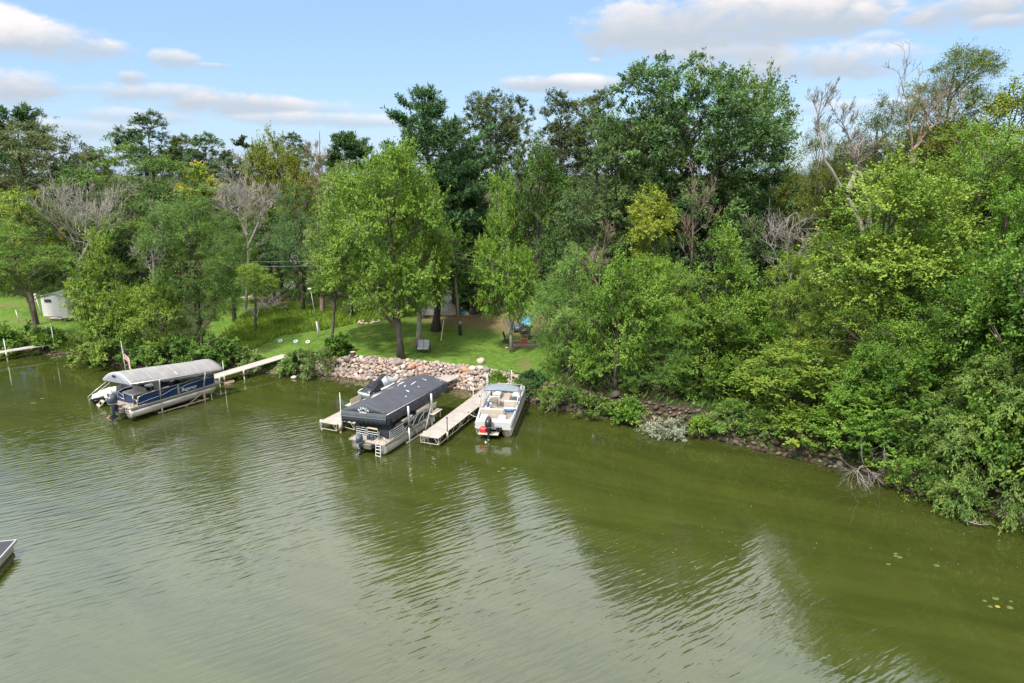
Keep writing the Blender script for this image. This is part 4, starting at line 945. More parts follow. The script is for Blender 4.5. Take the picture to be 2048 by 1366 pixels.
def seat(parent, c, d, rot, m1, m2=None, back=None, bh=.42):
    """pontoon couch: base, cushion and a backrest on one side (back = '+x','-x','+y','-y')"""
    s = bpy.data.objects.new('couch', None); C.objects.link(s); s.parent = parent; s.location = c; s.rotation_euler = (0,0,rot)
    ob('seat_base', MB().rbox((0,0,.16),(d[0]*.96,d[1]*.96,.32),.03), m1, s)
    ob('cushion', MB().rbox((0,0,.385),(d[0],d[1],.14),.05), m2 or m1, s)
    if back:
        ax = back[1]; sg = 1 if back[0] == '+' else -1
        if ax == 'x': ob('backrest', MB().rbox((sg*(d[0]/2-.07),0,.42+bh/2),(.16,d[1],bh),.05), m1, s)
        else: ob('backrest', MB().rbox((0,sg*(d[1]/2-.07),.42+bh/2),(d[0],.16,bh),.05), m1, s)
    return s
def wheel(parent, c, r, axis='x', m=MOTK, tilt=.5):
    mb = MB(); n = 16
    pts = [(0, r*math.cos(a), r*math.sin(a)) for a in np.linspace(0, 2*math.pi, n+1)]
    mb.tube(pts, r*.09, 5, False)
    for a in (.5, 2.6, 4.7): mb.tube([(0,0,0),(0,r*math.cos(a),r*math.sin(a))], r*.06, 4, False)
    o = ob('steering_wheel', mb, m, parent, True); o.location = c; o.rotation_euler = (0, tilt, 0); return o
def left_dir(h): return np.array([-math.sin(h), math.cos(h)])

# ---------- 1. blue pontoon boat on the left lift
H1 = math.radians(59.5); o1 = np.array([-25.9, 43.62])+.95*left_dir(H1)
B1 = thing('pontoon_boat', 'navy blue pontoon boat with cream seats parked under the light grey canopy', 'pontoon boat', (o1[0], o1[1], .22), H1, 'pontoon boats')
L1_, W1 = 7.1, 2.5
pontoons(B1, 6.9, .93, .33, .34, PONT)
ob('deck', MB().box((L1_/2,0,.74),(L1_,W1,.07)), CARPET, B1)
for s in (-1, 1):
    ob('deck_trim', MB().box((L1_/2, s*(W1/2+.02), .745),(L1_+.04,.035,.13)), ALU, B1)
    z0, z1 = .82, 1.50
    panel = MB(); f = ob('side_panel', MB().slab([(.55,s*1.19,z0),(6.45,s*1.19,z0),(6.45,s*1.19,z1),(1.05,s*1.19,z1-.02),(.62,s*1.19,z1-.12)] if s > 0 else [(.62,-1.19,z1-.12),(1.05,-1.19,z1-.02),(6.45,-1.19,z1),(6.45,-1.19,z0),(.55,-1.19,z0)], .025), NAVY, B1)
    rail_tube(B1, [(.52,s*1.2,z0),(.60,s*1.2,z1-.10),(1.05,s*1.2,z1+.01),(6.5,s*1.2,z1+.03),(6.5,s*1.2,z0)], .028)
    for xx in (3.55, 6.48): ob('post', MB().box((xx, s*1.2, (z0+z1)/2),(.13 if xx < 4 else .05,.07,z1-z0)), ALU, f)
    mb = MB(); pts = [(.6,.95),(1.4,1.05),(2.4,1.10),(3.0,1.26),(3.48,1.33)]
    pts2 = [(3.62,1.20),(4.3,1.33),(5.2,1.38),(6.42,1.36)]
    for P_ in (pts, pts2):
        yy = s*1.222; mb.loft([[(x_,yy,z_+.018),(x_,yy+s*.008,z_+.018),(x_,yy+s*.008,z_-.018),(x_,yy,z_-.018)] for x_, z_ in P_], caps=True)
    ob('swoosh_stripe', mb, WHITEP, f)
    ob('swoosh_mark', MB().slab([(1.9,-s*-1.222,1.30),(2.55,s*1.222,1.38),(2.2,s*1.222,1.27)] if s > 0 else [(2.2,-1.222,1.27),(2.55,-1.222,1.38),(1.9,-1.222,1.30)], .006), mat('gold_mark', (.30,.27,.14), .5), f)
text('lettering', 'Regency', .36, TEXTW, B1, (4.35,-1.226,1.02), (1,0,0), (0,0,1), shear=.35)
text('lettering', 'WS 230 T', .13, TEXTW, B1, (5.75,-1.226,1.44-.0), (1,0,0), (0,0,1))
fb = ob('bow_panel', MB().box((6.5,0,1.15),(.03,1.5,.62)), NAVY, B1); rail_tube(B1, [(6.52,-1.2,1.53),(6.52,1.2,1.53)], .028)
sp = ob('stern_panel', MB().slab([(.62,.28,.80),(.62,-.62,.80),(.62,-.56,1.36),(.62,.28,1.38)], .03), NAVY, B1)
ob('stern_panel', MB().slab([(.60,1.17,.82),(.60,.42,.82),(.60,.42,1.30),(.60,1.17,1.40)], .03), NAVY, B1)
rail_tube(B1, [(.58,1.18,1.42),(.56,.42,1.30),(.56,.42,.80)], .025); rail_tube(B1, [(.58,1.18,1.08),(.56,.42,1.0)], .02)
rail_tube(B1, [(.56,-.66,.80),(.56,-.66,1.38)], .025); rail_tube(B1, [(.56,-.72,.80),(.50,-.72,1.22),(.50,-1.15,1.22),(.52,-1.18,.80)], .022); rail_tube(B1, [(.30,-.80,.80),(.25,-.80,1.02),(.25,-1.1,1.02),(.30,-1.1,.80)], .02)
ob('sunpad', MB().rbox((1.05,.12,1.42),(.85,1.25,.10),.04), mat('grey_sunpad', (.55,.52,.48), .55), B1)
seat(B1, (1.85,.25,.78), (.6,1.5), 0, TAUPE, CREAM, '-x', .5)
seat(B1, (2.9,-.85,.78), (1.5,.55), 0, TAUPE, CREAM, '-y', .25); seat(B1, (5.4,-.85,.78), (1.9,.58), 0, TAUPE, CREAM, '-y', .36); seat(B1, (5.4,.85,.78), (1.9,.58), 0, TAUPE, CREAM, '+y', .36)
cs_ = ob('console', MB().rbox((3.75,-.55,1.15),(.55,.75,.75),.08), BLACKP, B1); wheel(cs_, (3.42,-.55,1.52), .2)
ch = bpy.data.objects.new('captain_chair', None); C.objects.link(ch); ch.parent = B1; ch.location = (2.75,-.3,.78)
ob('pedestal', MB().tube([(0,0,0),(0,0,.36)], .06, 8), ALU, ch); ob('cushion', MB().rbox((0,0,.43),(.55,.55,.16),.06), TAUPE, ch); ob('backrest', MB().rbox((-.24,0,.82),(.16,.55,.66),.07), CREAM, ch)
ob('windscreen', MB().slab([(3.95,-.9,1.52),(3.95,-.2,1.52),(3.82,-.25,1.78),(3.82,-.85,1.78)], .015), GLASS, cs_)
tb = ob('table', MB().rbox((2.65,.62,1.40),(.55,.75,.05),.02), WVINYL, B1); ob('pedestal', MB().tube([(2.65,.62,.78),(2.65,.62,1.38)], .035, 6), ALU, tb)
motor(B1, -.42, 0, .50, MOTB, 1.12, .16, SILV, ORANGEM)
mb = MB()
for yy in (-.95,-.65): mb.tube([(.1,yy,.80),(-.02,yy,.72),(-.05,yy,.35)], .02, 5)
for zz in (.4,.56): mb.tube([(-.04,-.95,zz),(-.04,-.65,zz)], .018, 5)
ob('boarding_ladder', mb, ALU, B1)
ob('motor_pod', MB().box((.35,0,.52),(1.1,.75,.32), top=(1.15,1.1)), PONT, B1)

# its lift with an arched grey canopy that sags towards the bow
LF1 = thing('boat_lift', 'boat lift with a light grey arched canopy over the navy blue pontoon boat', 'boat lift', (o1[0], o1[1], 0), 0, 'boat lifts')
def loc(p): return np.array([p[0]-o1[0], p[1]-o1[1], p[2]])
N0 = loc(gp(262, 767, 2.75)); N1 = loc(gp(447, 738, 2.15)); F0 = loc(gp(207, 758, 2.75)); F1 = N1+(F0-N0)*1.02; F1[2] = N1[2]+.02
mb = MB(); rings = []; ns_, nl_ = 13, 22
for i in range(nl_+1):
    u = i/nl_; a_ = N0*(1-u)+N1*u; b_ = F0*(1-u)+F1*u; sag = -.10*math.sin(math.pi*u); seam = .018*abs(math.sin(math.pi*u*8))**.4
    ring = []
    for j in range(ns_):
        q = j/(ns_-1); p = a_*(1-q)+b_*q; hgt = .66*(1-abs(2*q-1)**1.7)*(1 - .0*u)
        p = p+np.array([0,0,hgt+sag*(1-hgt)+ (seam-.02)*(1 if 0 < j < ns_-1 else 0)+.02*math.sin(7*u+q*9)]); ring.append(tuple(p))
    lowA = ring[0]; lowB = ring[-1]
    ring = [(lowA[0], lowA[1], lowA[2]-.16-.03*math.sin(u*40))]+ring+[(lowB[0], lowB[1], lowB[2]-.16)]; rings.append(ring)
cover = ob('canopy', MB().loft(rings, closed=False), CANG, LF1, True)
cover.modifiers.new('thick', 'SOLIDIFY').thickness = .012
endring = rings[0]; c0 = np.mean(np.array(endring), 0)
fr_ = (N0-N1)/np.linalg.norm(N0-N1)
mb = MB(); P = [np.array(p)+fr_*.015 for p in endring]; mid_ = [p*(.72)+np.array([c0[0], c0[1], c0[2]-.12])*.28+fr_*.10 for p in P]; cc = c0+fr_*.14
mb.add(P+mid_, [(i, i+1, len(P)+i+1, len(P)+i) for i in range(len(P)-1)]); mb.add(mid_+[cc], [(i, i+1, len(mid_)) for i in range(len(mid_)-1)]+[(len(mid_)-1, 0, len(mid_))])
mb.add([P[0], P[-1], mid_[-1], mid_[0]], [(0,1,2,3)])
ce = ob('end_panel', mb, CANGE, cover, True)
mb = MB(); mb.tube([tuple(np.array(p)+fr_*.02) for p in endring], .03, 5)
ob('end_piping', mb, WVINYL, cover, True)
for k in range(1, 8):
    rg = rings[int(k*nl_/8)]; ob('seam', MB().tube([(q_[0], q_[1], q_[2]+.008) for q_ in rg], .014, 4), mat('seam_grey', (.34,.335,.34), .8), cover, True)
mk = MB(); w_ = (F0-N0)/np.linalg.norm(F0-N0)
for k in (-.13, .03): 
    a_ = cc+fr_*.05+w_*(-k)+np.array([0,0,.16]); mk.slab([a_, a_-w_*.12, a_-w_*.12+np.array([0,0,-.14]), a_+w_*.03+np.array([0,0,-.16])], .01)
ob('emblem', mk, BLACKP, cover)
pn = [loc(gp(325, 826, 0)), loc(gp(410, 803, 0))]; off = (F0-N0)*1.0; off[2] = 0
tops = [N0*.72+N1*.28, N0*.22+N1*.78]
for i, p in enumerate(pn):
    for s in (0, 1):
        q = p+off*s; tp = tops[i]+off*s
        mb = MB().tube([(q[0],q[1],-1.2),(q[0],q[1],.9)], .065, 8); st_ = ob('lift_post', mb, RUST, LF1, True)
        ob('upper_post', MB().tube([(q[0],q[1],.9),(tp[0],tp[1],tp[2]-.05)], .05, 8), ALU, st_, True)
dv_ = (pn[1]-pn[0])/np.linalg.norm(pn[1]-pn[0])
ob('lift_beam', MB().tube([pn[0]+np.array([0,0,.06])-dv_*.3, pn[1]+np.array([0,0,.16])+dv_*.3], .05, 6), RUST, LF1)
ob('lift_beam', MB().tube([pn[0]+off+np.array([0,0,.06]), pn[1]+off+np.array([0,0,.16])], .05, 6), RUST, LF1)
for p in pn: ob('cross_beam', MB().tube([p+np.array([0,0,.02]), p+off+np.array([0,0,.02])], .06, 6), RUST, LF1)
ob('diagonal_brace', MB().tube([pn[1]+np.array([0,0,.78]), pn[0]*.55+pn[1]*.45+np.array([0,0,-.15])], .045, 6), WOOD_, LF1)
mb = MB()
for u in (.02,.25,.5,.75,.98):
    a_ = N0*(1-u)+N1*u; b_ = F0*(1-u)+F1*u
    mb.tube([tuple(a_*(1-q)+b_*q+np.array([0,0,.60*(1-abs(2*q-1)**1.7)-.07])) for q in np.linspace(0,1,9)], .022, 5)
for a_, b_ in ((N0,N1),(F0,F1)): mb.tube([tuple(a_-np.array([0,0,.04])), tuple(b_-np.array([0,0,.04]))], .03, 5)
ob('canopy_frame', mb, ALU, LF1, True)

# personal watercraft under a cover, moored behind the blue boat, with its steps
def jet_ski(name, label, c, h, z, hull, cov, top, s=1.0, group='jet skis', txt=None, nose_white=False, hoodm=None):
    t = thing(name, label, 'jet ski', (c[0], c[1], z), h, group); t.scale = (s, s, s)
    st_ = [(-1.45,.46,.10,.42),(-1.2,.54,.02,.46),(0,.56,-.02,.50),(.8,.46,.02,.56),(1.3,.24,.16,.62),(1.55,.04,.42,.62)]
    ob('hull', MB().loft([[(x,-w,zt),(x,-w*.96,zt-.14),(x,-w*.55,zb),(x,0,zb-.05),(x,w*.55,zb),(x,w*.96,zt-.14),(x,w,zt)] for x, w, zb, zt in st_], caps=True), hull, t, True)
    pr = [(-1.42,.40,.42,.50),(-1.0,.36,.46,.66),(-.5,.30,.48,.86),(0,.27,.50,.90),(.22,.30,.52,1.00),(.42,.32,.54,1.12),(.62,.34,.56,1.00),(1.0,.36,.58,.84),(1.35,.20,.62,.70),(1.52,.04,.60,.64)]
    ob('seat_cover' if cov is not None else 'seat', MB().loft([[(x,-w*1.35,z0),(x,-w,z0+(z1-z0)*.55),(x,-w*.55,z1),(x,w*.55,z1),(x,w,z0+(z1-z0)*.55),(x,w*1.35,z0)] for x, w, z0, z1 in pr], caps=True), cov or hull, t, True)
    hd = ob('hood', MB().loft([[(x,-w*1.36,z0+.01),(x,-w*1.01,z0+(z1-z0)*.6+.015),(x,-w*.56,z1+.02),(x,w*.56,z1+.02),(x,w*1.01,z0+(z1-z0)*.6+.015),(x,w*1.36,z0+.01)] for x, w, z0, z1 in (pr[:4] if top == 'rear' else pr[5:])], caps=True), hoodm or WVINYL, t, True)
    if hoodm is not None: ob('saddle', MB().loft([[(x,-w*.5,z1+.02),(x,0,z1+.09),(x,w*.9,z1-.02)] for x, w, z0, z1 in pr[1:8]], closed=False), BLACKC, t, True); ob('stern_panel', MB().slab([(-1.44,-.60,.16),(-.55,-.60,.16),(-.55,-.56,.56),(-1.44,-.52,.50)], .03), BLACKP, t)
    ob('handlebar', MB().tube([(.28,-.40,1.02),(.40,-.15,1.12),(.40,.15,1.12),(.28,.40,1.02)], .025, 6), RUBBER, t)
    ob('rub_rail', MB().tube([(x,-w-.01,zt) for x, w, zb, zt in st_]+[(x,w+.01,zt) for x, w, zb, zt in st_[::-1]], .03, 5), WVINYL if nose_white else RUBBER, t)
    if txt: text('lettering', txt, .20, TEXTW, t, (-.98,-.62,.36), (1,0,0), (0,0,1))
    return t
q = gp(236, 792, .45); jet_ski('jet_ski', 'dark covered jet ski with a white seat moored behind the navy pontoon boat', (q[0]-.25, q[1]+.35), math.radians(28), .02, BLACKP, BLACKC, 'rear', 1.12)
ld = gp(203, 812, 0); t = thing('boarding_steps', 'metal boarding steps with two handrails standing in the water by the navy boat', 'steps', (ld[0], ld[1], 0), math.radians(38))
for s in (-.38, .38):
    st_ = ob('stringer', MB().tube([(-.65,s,-.4),(.75,s,.95)], .03, 6), TANF, t)
    ob('handrail', MB().tube([(-.70,s,-.1),(-.70,s,.75),(.70,s,1.75),(.72,s,.9)], .026, 6), ALU, t, True)
for k in range(5): ob('tread', MB().box((-.45+.27*k,0,-.16+.26*k),(.20,.76,.035)), TANF, t)
# flag on its staff behind
q = gp(239, 762, .6); fl = thing('flagpole', 'limp striped national flag hanging on a white staff behind the grey canopy', 'flag', (q[0]-.3, q[1]+1.6, -.4), 0)
ob('staff', MB().tube([(0,0,0),(-.10,0,3.75)], [.03,.018], 6), WHITEP, fl, True); ob('finial', MB().ellipsoid((-.10,0,3.78),(.05,.05,.05),8,5), SILV, fl, True)
def cloth(u, v): return (-.07+.70*u+.22*v*u+.06*math.sin(8*v+5*u), .08*math.sin(14*u+3*v)-.07*u-.03, 3.55-1.55*v-.42*u)
for k in range(13):                        # thirteen stripes, folded as the cloth hangs
    mb = MB(); rows = []
    for j in range(9): u = j/8; rows.append([cloth(u*.62+.0, (k)/13*.55+u*.75), cloth(u*.62, (k+1)/13*.55+u*.75)])
    o = ob('stripe', MB().loft(rows, closed=False), mat('flag_red', (.42,.03,.04), .8) if k % 2 == 0 else mat('flag_white', (.72,.70,.70), .8), fl, True)
rows = [[tuple(np.array(cloth(u*.62, v*.30+u*.75))+np.array([0,-.012,.004])) for v in np.linspace(0,1,6)] for u in np.linspace(0,.42,5)]
ca = ob('canton', MB().loft(rows, closed=False), mat('flag_blue', (.03,.05,.20), .8), fl, True)
mb = MB()
for a_ in (.06,.16,.26,.36):
    for v in (.15,.5,.85): p = np.array(cloth(a_*.62, v*.30+a_*.75))+np.array([0,-.02,.004]); mb.ellipsoid(p, (.018,.006,.018), 5, 3)
ob('star', mb, WHITEP, ca)['kind'] = 'stuff'

# ---------- docks
def dock(label, path, width, z, deckm, framem, group, posts=(), end_truss=True, nsec=None, depth=.42, truss_side=(1,-1), name='dock', legs=True):
    """sectional dock: deck panels on truss frames, carried by pipe legs; path = two points of its centreline"""
    a, b = np.array(path[0], float), np.array(path[1], float); v = b-a; L = np.linalg.norm(v); h = math.atan2(v[1], v[0])
    t = thing(name, label, 'dock', (a[0], a[1], 0), h, group); n = nsec or max(1, round(L/3.0)); sl = L/n
    z0, z1 = (z, z) if np.isscalar(z) else z
    slope = math.atan2(z1-z0, L)
    for k in range(n):
        m_ = 4 if sl > 2 else 2
        f = bpy.data.objects.new('section', None); C.objects.link(f); f.parent = t; f.location = (k*sl, 0, z0+(z1-z0)*k/n); f.rotation_euler = (0, -slope, 0)
        for j in range(m_): ob('deck_panel', MB().box(((j+.5)*sl/m_, 0, 0), (sl/m_-.012, width-.06, .04)), deckm, f)
        mb = MB()
        for s in (-1, 1):
            y = s*(width/2-.015); mb.box((sl/2, y, 0), (sl-.006, .05, .065))
            if depth > .15:
                mb.tube([(0.02,y,-depth),(sl-.02,y,-depth)], .022, 5)
                nt = max(4, int(sl/.42))
                for q in range(nt):
                    xa, xb = q*sl/nt, (q+1)*sl/nt; mb.tube([(xa, y, -.03 if q % 2 else -depth), (xb, y, -depth if q % 2 else -.03)], .014, 4, False)
        if depth > .15:
            for xx in ([.03] if k == 0 else [])+[sl-.03]:
                mb.tube([(xx,-width/2,-depth),(xx,width/2,-depth)], .022, 5); mb.tube([(xx,-width/2+.02,-depth),(xx,-width/2+.3,-.03)], .016, 4); mb.tube([(xx,width/2-.02,-depth),(xx,width/2-.3,-.03)], .016, 4)
                for s in (-1,1): mb.tube([(xx,s*(width/2-.015),-depth),(xx,s*(width/2-.015),0)], .022, 5)
        ob('frame', mb, framem, f)
    for (u, s, hi, m_, rr) in posts:
        p = (u*L, s*(width/2+.06)); zz = z0+(z1-z0)*u
        lg = ob('leg', MB().tube([(p[0],p[1],-1.3),(p[0],p[1],zz+hi)], rr, 7), m_, t, True)
        ob('sleeve', MB().tube([(p[0],p[1],zz-.45),(p[0],p[1],zz+.06)], rr*1.9, 8), TANF, lg, True)
        if hi > .3: ob('cap', MB().tube([(p[0],p[1],zz+hi-.03),(p[0],p[1],zz+hi+.05)], rr*1.6, 7), RUBBER if m_ is not WHITEP else WHITEP, lg, True)
    return t
DG = 'docks reaching into the lake'
pA = [gp(600+387*1.02, 762, .62)[:2], None]
bl, br = gp(838, 873, .62), gp(878.5, 876, .62); sl_, sr_ = gp(1000, 757, .62), gp(1030, 757, .75)
dockB = dock('long tan dock with a truss frame between the charcoal canopy and the white pontoon boat', [((bl+br)/2)[:2], ((sl_+sr_)/2)[:2]], 1.27, (.62,.80), TAN, TANF, DG,
     posts=[(.085,-1,.95,MOTK,.035),(.47,-1,.75,GALV,.03),(.62,1,.9,WHITEP,.022),(.93,-1,1.0,GALV,.03),(.05,1,.05,GALV,.03),(.97,1,.1,GALV,.03)], nsec=4)
# shore gangway plate of that dock
q0 = gp(1007, 772, .8); 
gA0, gA1 = gp(905, 752, .9), gp(684, 846, .60)
dirA = np.array([.40,.916]); eA = np.array(gp(690, 846, .6)[:2])
dockA = dock('tan dock running along the far side of the charcoal canopy with a bench on it', [eA+dirA*.2, gA0[:2]+np.array([0,.2])], 1.27, (.60,.85), TAN, TANF, DG, posts=[(.10,1,.05,GALV,.03),(.35,-1,.1,GALV,.03),(.35,1,.1,GALV,.03),(.7,-1,.1,GALV,.03)], nsec=4)
pl0, pl1 = gp(638, 848, .60), gp(706, 853, .60)
cP = np.array(gp(656, 847, .60)[:2])
dockP = dock('square tan platform at the outer end of the bench dock, with two posts', [cP+np.array([0,0]), cP+np.array([.40,.916])*2.5], 1.35, .60, TAN, TANF, DG, posts=[(.10,1,-.02,WHITEP,.06),(.92,1,1.25,WHITEP,.026),(.12,-1,-.3,WOODL,.07)], nsec=1)
dock('narrow tan jetty from the bank to the navy pontoon boat', [gp(424, 755, .62)[:2], gp(572, 712, .95)[:2]], 1.15, (.62,1.0), GREYD, GALV, DG, posts=[(.10,-1,1.25,WHITEP,.028),(.02,1,.9,WHITEP,.026),(.35,-1,.05,WHITEP,.035),(.04,-1,.05,WHITEP,.03)], nsec=3, depth=.12)
dock('pale narrow jetty along the stony shore at the far left', [gp(-75, 717, .7)[:2], gp(118, 686, .8)[:2]], .95, (.70,.85), GREYD, GALV, DG, posts=[(.90,1,1.8,WHITEP,.035),(.93,-1,1.9,WHITEP,.035),(.42,-1,1.2,WHITEP,.04)], nsec=3, depth=.12)
# corner of a swim raft in the near left corner
c_ = np.array(gp(34, 1080, .55)); d1 = np.array(gp(0, 1118, .55))-c_; d1 = d1[:2]/np.linalg.norm(d1[:2]); d2 = np.array(gp(0, 1083, .55))-c_; d2 = d2[:2]/np.linalg.norm(d2[:2])
h_ = math.atan2(-d1[1], -d1[0])
rf = thing('swim_raft', 'corner of a dark decked swim raft with aluminium edging in the near left corner', 'raft', (c_[0], c_[1], 0), h_)
ob('deck', MB().box((-1.6,1.35,.545),(3.1,2.6,.03)), mat('charcoal_raft_mat', (.035,.033,.045), .9, var=.25, nscale=30), rf)
for c2, dd in (((-1.6,.03,.52),(3.2,.06,.13)),((-1.6,2.68,.52),(3.2,.06,.13)),((-.02,1.35,.52),(.06,2.58,.13)),((-3.17,1.35,.52),(.06,2.58,.13))): ob('edge_rail', MB().box(c2, dd), ALU, rf)
for y in (.42, 2.3): ob('float', MB().loft([[(x, y+rr*math.cos(a), .18+rr*math.sin(a)) for a in np.linspace(0, 2*math.pi, 16, endpoint=False)] for x, rr in ((-3.2,.01),(-3.2,.27),(-.06,.27),(-.01,.24),(.0,.01))]), PONTB, rf, True)

# ---------- 2. pontoon boat under the charcoal canopy
H2 = math.radians(66); o2 = np.array([-7.76, 38.05])+.95*left_dir(H2)
B2 = thing('pontoon_boat', 'black pontoon boat with white rails wrapped in dark curtains under the charcoal canopy', 'pontoon boat', (o2[0], o2[1], 0), H2, 'pontoon boats')
pontoons(B2, 6.1, .95, .33, .33, PONT)
ob('deck', MB().box((2.85,0,.72),(6.1,2.55,.07)), CARPET, B2)
for s in (-1, 1):
    ob('deck_trim', MB().box((2.85,s*1.29,.725),(6.14,.035,.15)), ALU, B2)
    f = ob('side_panel', MB().box((3.25,s*1.17,1.14),(4.5,.02,.64)), BLACKP, B2)
    for zz in (.84,.97,1.10,1.23): ob('rail', MB().tube([(.50,s*1.2,zz),(2.35-(zz-.8)*.9,s*1.2,zz)], .02, 5), WHITEP, f)
    ob('top_rail', MB().tube([(.48,s*1.2,.8),(.48,s*1.2,1.36),(5.5,s*1.2,1.46),(5.5,s*1.2,.8)], .025, 6), ALU, f)
    for xx in (1.9,3.15,4.35,5.3): ob('post', MB().tube([(xx,s*1.2,.78),(xx,s*1.2,1.42)], .022, 5), ALU, f)
    for x0 in (2.0, 3.6): ob('arch_rail', MB().tube([(x0+.1+1.3*q,s*1.205,.86+.46*math.sin(math.pi*min(1,q*.62))) for q in np.linspace(0,1,9)], .022, 5), WHITEP, f, True)
    for x0 in (2.9, 4.7): ob('diagonal_rail', MB().tube([(x0,s*1.205,.80),(x0+.75,s*1.205,1.42)], .022, 5), WHITEP, f)
    if s < 0: text('lettering', '215', .16, TEXTW, f, (5.2,-1.222,1.28), (1,0,0), (0,0,1))
seat(B2, (4.5,-.85,.76), (1.6,.58), 0, CREAM, CREAM, '-y', .42); seat(B2, (2.6,-.85,.76), (1.2,.58), 0, CREAM, CREAM, '-y', .36); seat(B2, (4.5,.85,.76), (1.6,.58), 0, CREAM, CREAM, '+y', .42)
cs_ = ob('console', MB().rbox((3.7,-.6,1.12),(.5,.7,.72),.08), BLACKP, B2); wheel(cs_, (3.42,-.6,1.5), .2)
for y0, y1 in ((1.18,.38),):
    for zz in (.80,.94,1.08,1.22,1.36): ob('stern_rail', MB().tube([(.42,y0,zz),(.42,y1,zz)], .02, 5), WHITEP, B2)
    for yy in (y0,y1): ob('stern_post', MB().tube([(.42,yy,.76),(.42,yy,1.40)], .025, 6), ALU, B2)
g_ = bpy.data.objects.new('stern_gate', None); C.objects.link(g_); g_.parent = B2
for yy in (.34,-.42): ob('post', MB().tube([(.38,yy,.76),(.38,yy,1.40)], .025, 6), ALU, g_)
for zz in (1.05,1.18): ob('rail', MB().tube([(.38,.34,zz),(.38,-.42,zz)], .02, 5), ALU, g_)
ob('top_bar', MB().rbox((.38,-.04,1.42),(.08,.72,.07),.02), WOODL, g_)
rail_tube(B2, [(.42,-.5,.78),(.36,-.52,1.28),(.30,-.55,.80)], .02); rail_tube(B2, [(.35,-.62,1.02),(.20,-1.0,1.02),(.15,-1.15,.78)], .02)
fx = bpy.data.objects.new('fuel_tank', None); C.objects.link(fx); fx.parent = B2; fx.location = (.22,.02,.76)
for yy in (-.13,.13): ob('drum', MB().rbox((0,yy,.16),(.30,.22,.32),.08), MOTB, fx)
cv = MB(); rings = []
for k, (zz, gx0, hw_) in enumerate([(.86,.62,1.10),(1.2,.58,1.14),(1.6,.72,1.10),(2.05,.70,1.12)]):
    rings.append([(gx0+.05*math.sin(9*y+k*1.7)+.03*math.sin(23*y+k)+(.0 if abs(y) < .9 else .15), y*hw_, zz+.03*math.sin(5*y)) for y in np.linspace(-1, 1, 25)]+[(gx0+.9+q*.5, hw_, zz) for q in (0, 1)])
ob('stern_curtain', MB().loft(rings, closed=False), BLACKC, B2, True)
motor(B2, -.34, .34, .36, MOTB, .86, .05, SILV)
mb = MB()
for yy in (-1.0,-.66): mb.tube([(.05,yy,.82),(-.22,yy,.70),(-.30,yy,-.15)], .025, 5)
for zz in (.02,.22,.42,.62): mb.tube([(-.29+zz*.08,-1.0,zz),(-.29+zz*.08,-.66,zz)], .022, 5)
ob('boarding_ladder', mb, WHITEP, B2)
ob('motor_pod', MB().box((.35,.1,.48),(1.2,.8,.32), top=(1.2,1.1)), PONT, B2)

LF2 = thing('boat_lift', 'boat lift with a patched charcoal canopy and scalloped skirt over the black pontoon boat', 'boat lift', (o2[0], o2[1], 0), 0, 'boat lifts')
def loc(p): return np.array([p[0]-o2[0], p[1]-o2[1], p[2]])
ZE = 2.42
N0 = loc(gp(773, 829, ZE)); F0 = loc(gp(683, 820, ZE)); N1 = loc(gp(894, 763, ZE)); F1 = N1+(F0-N0)
al = (N1-N0)/np.linalg.norm(N1-N0); ac_ = (F0-N0)/np.linalg.norm(F0-N0)
def tent(u, q):
    """point on the roof: u along 0..1, q across 0 (near eave) .. 1 (far eave); hipped ends"""
    p = N0+(N1-N0)*u+(F0-N0)*q; LL = np.linalg.norm(N1-N0); e = min(u*LL/.16, (1-u)*LL/.30, 1.0); k = 1-abs(2*q-1)
    return p+np.array([0,0,min(k, e)*.54 + .012*math.sin(u*50+q*4)*k])
us = list(np.linspace(0, .16/6.7, 4))+list(np.linspace(.05, .94, 26))+list(np.linspace(.955,1,4)); qs = np.linspace(0, 1, 13)
mb = MB(); mb.loft([[tuple(tent(u, q)) for q in qs] for u in us if u >= us[3]], closed=False)
skirtN = lambda u: .70+.030*math.sin(u*150)-.05*u
for side, base in ((0, N0), (1, F0)):
    rr = []
    for u in np.linspace(0, 1, 60):
        p = base+(N1-N0)*u; o_ = -ac_ if side == 0 else ac_
        rr.append([tuple(p), tuple(p+o_*(.05+.02*math.sin(u*60))+np.array([0,0,-.3])), tuple(p+o_*(.03*math.sin(u*75))+np.array([0,0,-skirtN(u)]))])
    mb.loft(rr, closed=False)
rr = []
for q in np.linspace(0, 1, 24): p = N1+(F0-N0)*q; rr.append([tuple(p), tuple(p+al*.05+np.array([0,0,-.25])), tuple(p+al*(.05*math.sin(q*40))+np.array([0,0,-.42]))])
mb.loft(rr, closed=False); cover = ob('canopy', mb, CAND, LF2, False); cover.modifiers.new('thick', 'SOLIDIFY').thickness = .01
mb = MB(); mb.loft([[tuple(tent(u, q)) for q in qs] for u in us[:4]], closed=False); rr = []
for q in np.linspace(0, 1, 40): p = N0+(F0-N0)*q; rr.append([tuple(p), tuple(p-al*.06+np.array([0,0,-.34])), tuple(p-al*(.05+.02*math.sin(q*60))+np.array([0,0,-.69+.035*math.sin(q*55)]))])
mb.loft(rr, closed=False); ce = ob('end_panel', mb, CANDE, cover, True); ce.modifiers.new('thick', 'SOLIDIFY').thickness = .01
mb = MB()
for q in (.04,.25,.5,.75,.96): p = N0+(F0-N0)*q; 
mb.tube([tuple(N0-al*.075+np.array([0,0,-.33])), tuple(F0-al*.075+np.array([0,0,-.33]))], .025, 5); ob('end_hem', mb, mat('hem_grey', (.11,.12,.135), .8), ce)
